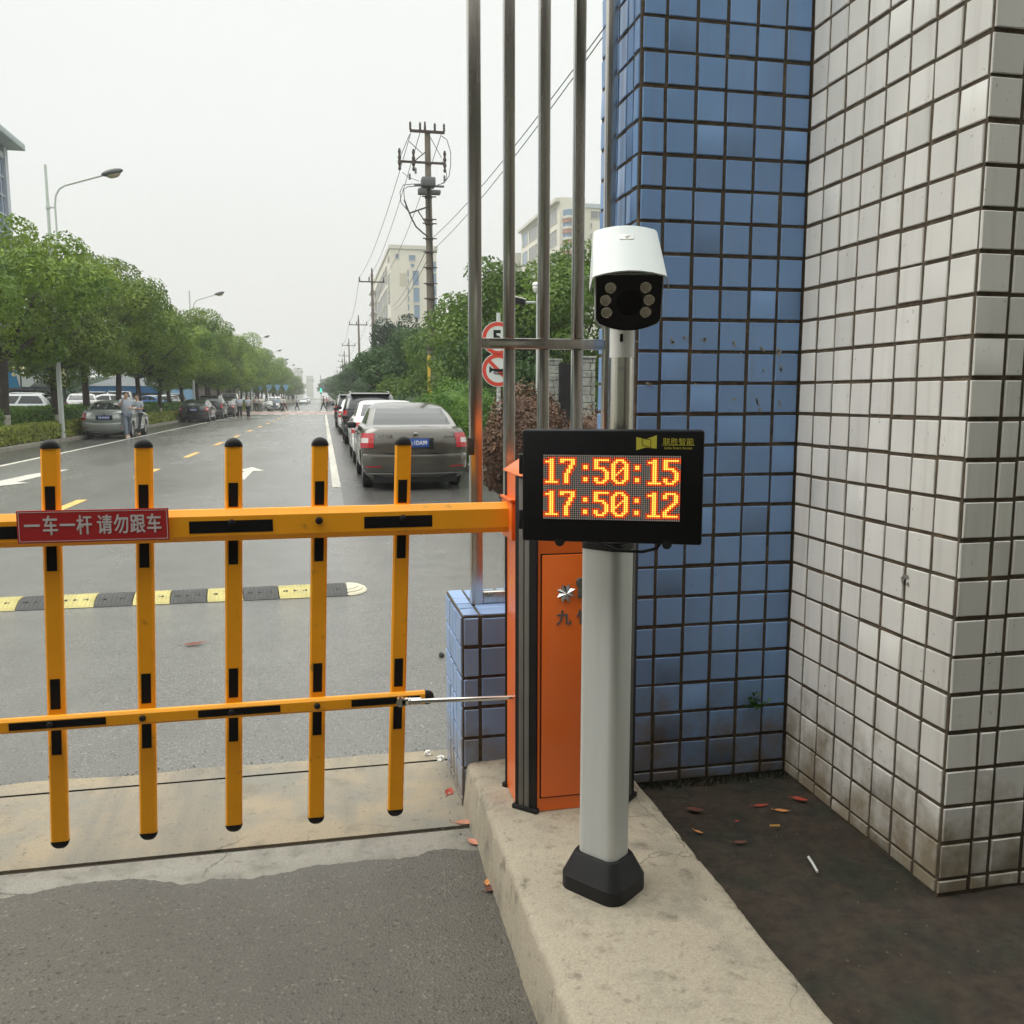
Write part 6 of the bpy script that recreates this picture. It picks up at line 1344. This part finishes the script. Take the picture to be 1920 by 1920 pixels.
# ================================================================== LITTER AND SMALL GROWTH
def leaf_litter(label, px, py, ln, wd, rz, m, z=0.0, curl=.2, tilt=0, name='fallen_leaf', gz=0.0):
    c = G(px, py, gz); t = thing(name, label, 'leaf', (c.x, c.y, gz), 'fallen leaves'); b = MB(); nn = 8; vs = []; fs = []
    for i in range(nn + 1):
        u = i / nn; w_ = wd * math.sin(math.pi * (u ** .8)) * .5; zc_ = ln * curl * (u - .4) ** 2 + .003
        for v_ in (-1, 0, 1): vs.append(Vector((ln * (u - .5), v_ * w_, zc_ + abs(v_) * w_ * .35)))
    fs = [(i * 3 + k, (i + 1) * 3 + k, (i + 1) * 3 + k + 1, i * 3 + k + 1) for i in range(nn) for k in range(2)]
    Mx = Matrix.Translation(c + Vector((0, 0, .002))) @ Matrix.Rotation(R(rz), 4, 'Z') @ Matrix.Rotation(R(tilt), 4, 'X'); b.add([Mx @ v for v in vs], fs); part('blade', b, m, t, 60)
    b = MB(); b.tube([Mx @ Vector((-ln * .5, 0, .004)), Mx @ Vector((-ln * .72, .004, .006))], .0012, 5); part('stalk', b, m, t); return t
LR, LO, LBn, LP = M['leaf_red'], M['leaf_orange'], M['leaf_brown'], M['leaf_pink']
for a in (('red fallen leaf on the soil by the white pier foot', 1500, 1502, .062, .026, -45, LR, .03), ('orange fallen leaf on the soil left of the red leaf', 1466, 1523, .055, .018, -30, LO, .03), ('rust coloured fallen leaf in the middle of the soil bed', 1427, 1513, .058, .016, -5, LR, .03), ('dark red shrivelled leaf on the soil near the concrete island', 1303, 1522, .07, .03, -35, LBn, .03), ('small yellow orange leaf on the soil by the island edge', 1310, 1563, .040, .014, -60, LO, .03), ('tiny red leaf scrap on the soil', 1382, 1542, .016, .01, 20, LR, .03), ('brown leaf lying flat on the soil', 1388, 1582, .05, .014, -12, LBn, .03),
          ('bright orange red leaf on the concrete sill near the pier', 842, 1488, .062, .034, 70, LR, 0), ('pink curled leaf against the island kerb', 874, 1546, .085, .03, -15, LP, .0), ('orange leaf with green patch against the island kerb', 889, 1583, .062, .026, -60, LP, 0), ('brown leaf lying on the asphalt behind the barrier pickets', 366, 1210, .15, .045, 10, LBn, 0), ('dark red leaf in the gutter at the island foot', 922, 1670, .05, .03, 20, LBn, 0), ('pale leaf scrap in the gutter at the island foot', 913, 1658, .035, .02, 80, LO, 0)):
    leaf_litter(*a[:7], curl=.35, gz=a[7], tilt=(hash(a[0][:5]) % 3) * 4)
c = G(1453, 1551, .035); t = thing('cigarette_end', 'tan cigarette end on the soil below the orange leaf', 'cigarette end', (c.x, c.y, .035), 'litter'); b = MB(); b.tube([c + Vector((-.018, .003, .006)), c + Vector((.016, -.004, .006))], .0042, 8); part('filter', b, M['cig'], t); 
c = G(1524, 1619, .04); t = thing('drinking_straw', 'short white drinking straw lying on the soil', 'straw', (c.x, c.y, .04), 'litter'); b = MB(); b.tube([G(1516, 1607, .04), c, G(1533, 1635, .04)], .0042, 8); part('tube', b, M['straw'], t)
c = G(828, 1232); t = thing('pebble', 'small black stone on the asphalt left of the short blue pier', 'stone', (c.x, c.y, 0)); bm = bmesh.new(); bmesh.ops.create_icosphere(bm, subdivisions=2, radius=.018)
for v in bm.verts: v.co += Vector((noise.noise(v.co * 60), noise.noise(v.co * 60 + Vector((3, 0, 0))), noise.noise(v.co * 60 + Vector((0, 5, 0))))) * .007
part('stone', MB().frombm(bm, 0, Matrix.Translation((c.x, c.y, .014))), M['rubber'], t)
for i, (px, py) in enumerate(((803, 1417), (826, 1427))):
    c = G(px, py); t = thing('paper_scrap', ['crumpled white paper scrap at the end of the sill joint', 'smaller white paper scrap beside the short pier foot'][i], 'litter', (c.x, c.y, 0), 'litter'); bm = bmesh.new(); bmesh.ops.create_icosphere(bm, subdivisions=2, radius=.016)
    for v in bm.verts: v.co += v.co.normalized() * .010 * noise.noise(v.co * 90 + Vector((i, 0, 0)))
    part('scrap', MB().frombm(bm, 0, Matrix.Translation((c.x, c.y, .010))), M['paper'], t, None)
c = AY(1411, 1322, 3.16); t = thing('weed', 'small green weed growing from a joint of the blue tiles', 'plant', (c.x, 3.165, c.z)); rn = random.Random(8); b = MB(); sb = MB()
for k in range(9):
    a = rn.uniform(-1.3, 1.3); e_ = c + Vector((math.sin(a) * rn.uniform(.02, .05), -rn.uniform(.01, .05), rn.uniform(-.02, .06))); sb.tube([(c.x, 3.166, c.z - .01), tuple(e_)], .0012, 4)
    for q in range(6):
        p = Vector((c.x, 3.166, c.z - .01)).lerp(e_, .4 + .12 * q); d = Vector((rn.gauss(0, 1), rn.gauss(-.6, .5), rn.gauss(.3, .6))).normalized(); n_ = d.orthogonal().normalized(); s_ = d.cross(n_); L_ = rn.uniform(.014, .026); b.add([p, p + d * L_ * .5 + s_ * L_ * .28, p + d * L_, p + d * L_ * .5 - s_ * L_ * .28], [(0, 1, 2, 3)])
part('stems', sb, M['weed'], t); part('leaves', b, M['weed'], t, None)
# moss tufts where the soil meets the blue tiles
rn = random.Random(14); b = MB()
for k in range(420):
    x = rn.uniform(1.16, 1.80); y = 3.155 - rn.random() ** 2 * .05; hh = rn.uniform(.008, .035); a = rn.random() * 3.14; w_ = .003; b.add([(x - w_ * math.cos(a), y - w_ * math.sin(a), .025), (x + w_ * math.cos(a), y + w_ * math.sin(a), .025), (x + rn.uniform(-.012, .012), y - rn.uniform(0, .012), .025 + hh)], [(0, 1, 2)])
tag(part('moss', b, M['moss'], None, None), kind='stuff')
# pebbles and grit in the soil and along the sill edge
rn = random.Random(15); b = MB()
for k in range(330):
    if k < 45: x, y, z, r = rn.uniform(1.22, 1.79), rn.uniform(1.8, 3.12), .03, rn.uniform(.002, .006)
    elif k < 300: x, y, z, r = rn.uniform(-3, .45), 3.745 + rn.gauss(0, .03), .003, rn.uniform(.002, .0055)
    else: x, y, z, r = .46 - abs(rn.gauss(0, .03)), rn.uniform(2.3, 3.6), .006, rn.uniform(.002, .0055)
    vs = [Vector((math.cos(2.1 * q) * r * rn.uniform(.7, 1.2), math.sin(2.1 * q) * r * rn.uniform(.7, 1.2), 0)) + Vector((x, y, z - .001)) for q in range(3)] + [Vector((x, y, z + r * .8))]; b.add(vs, [(0, 1, 3), (1, 2, 3), (2, 0, 3)])
tag(part('grit', b, M['grit'], None, None), kind='stuff')

# ================================================================== HAZE: damp air over the whole street
hz = bpy.data.materials.new('haze'); hz.use_nodes = True; nt = hz.node_tree; nt.nodes.remove(nt.nodes['Principled BSDF']); pv = nt.nodes.new('ShaderNodeVolumePrincipled'); pv.inputs['Color'].default_value = (.93, .95, .95, 1); pv.inputs['Density'].default_value = HAZE; pv.inputs['Anisotropy'].default_value = .0
nt.links.new(pv.outputs[0], nt.nodes['Material Output'].inputs['Volume'])
b = MB(); b.box(-260, 300, -60, 900, -1.03, 48); tag(part('haze', b, hz, None, None), kind='stuff')
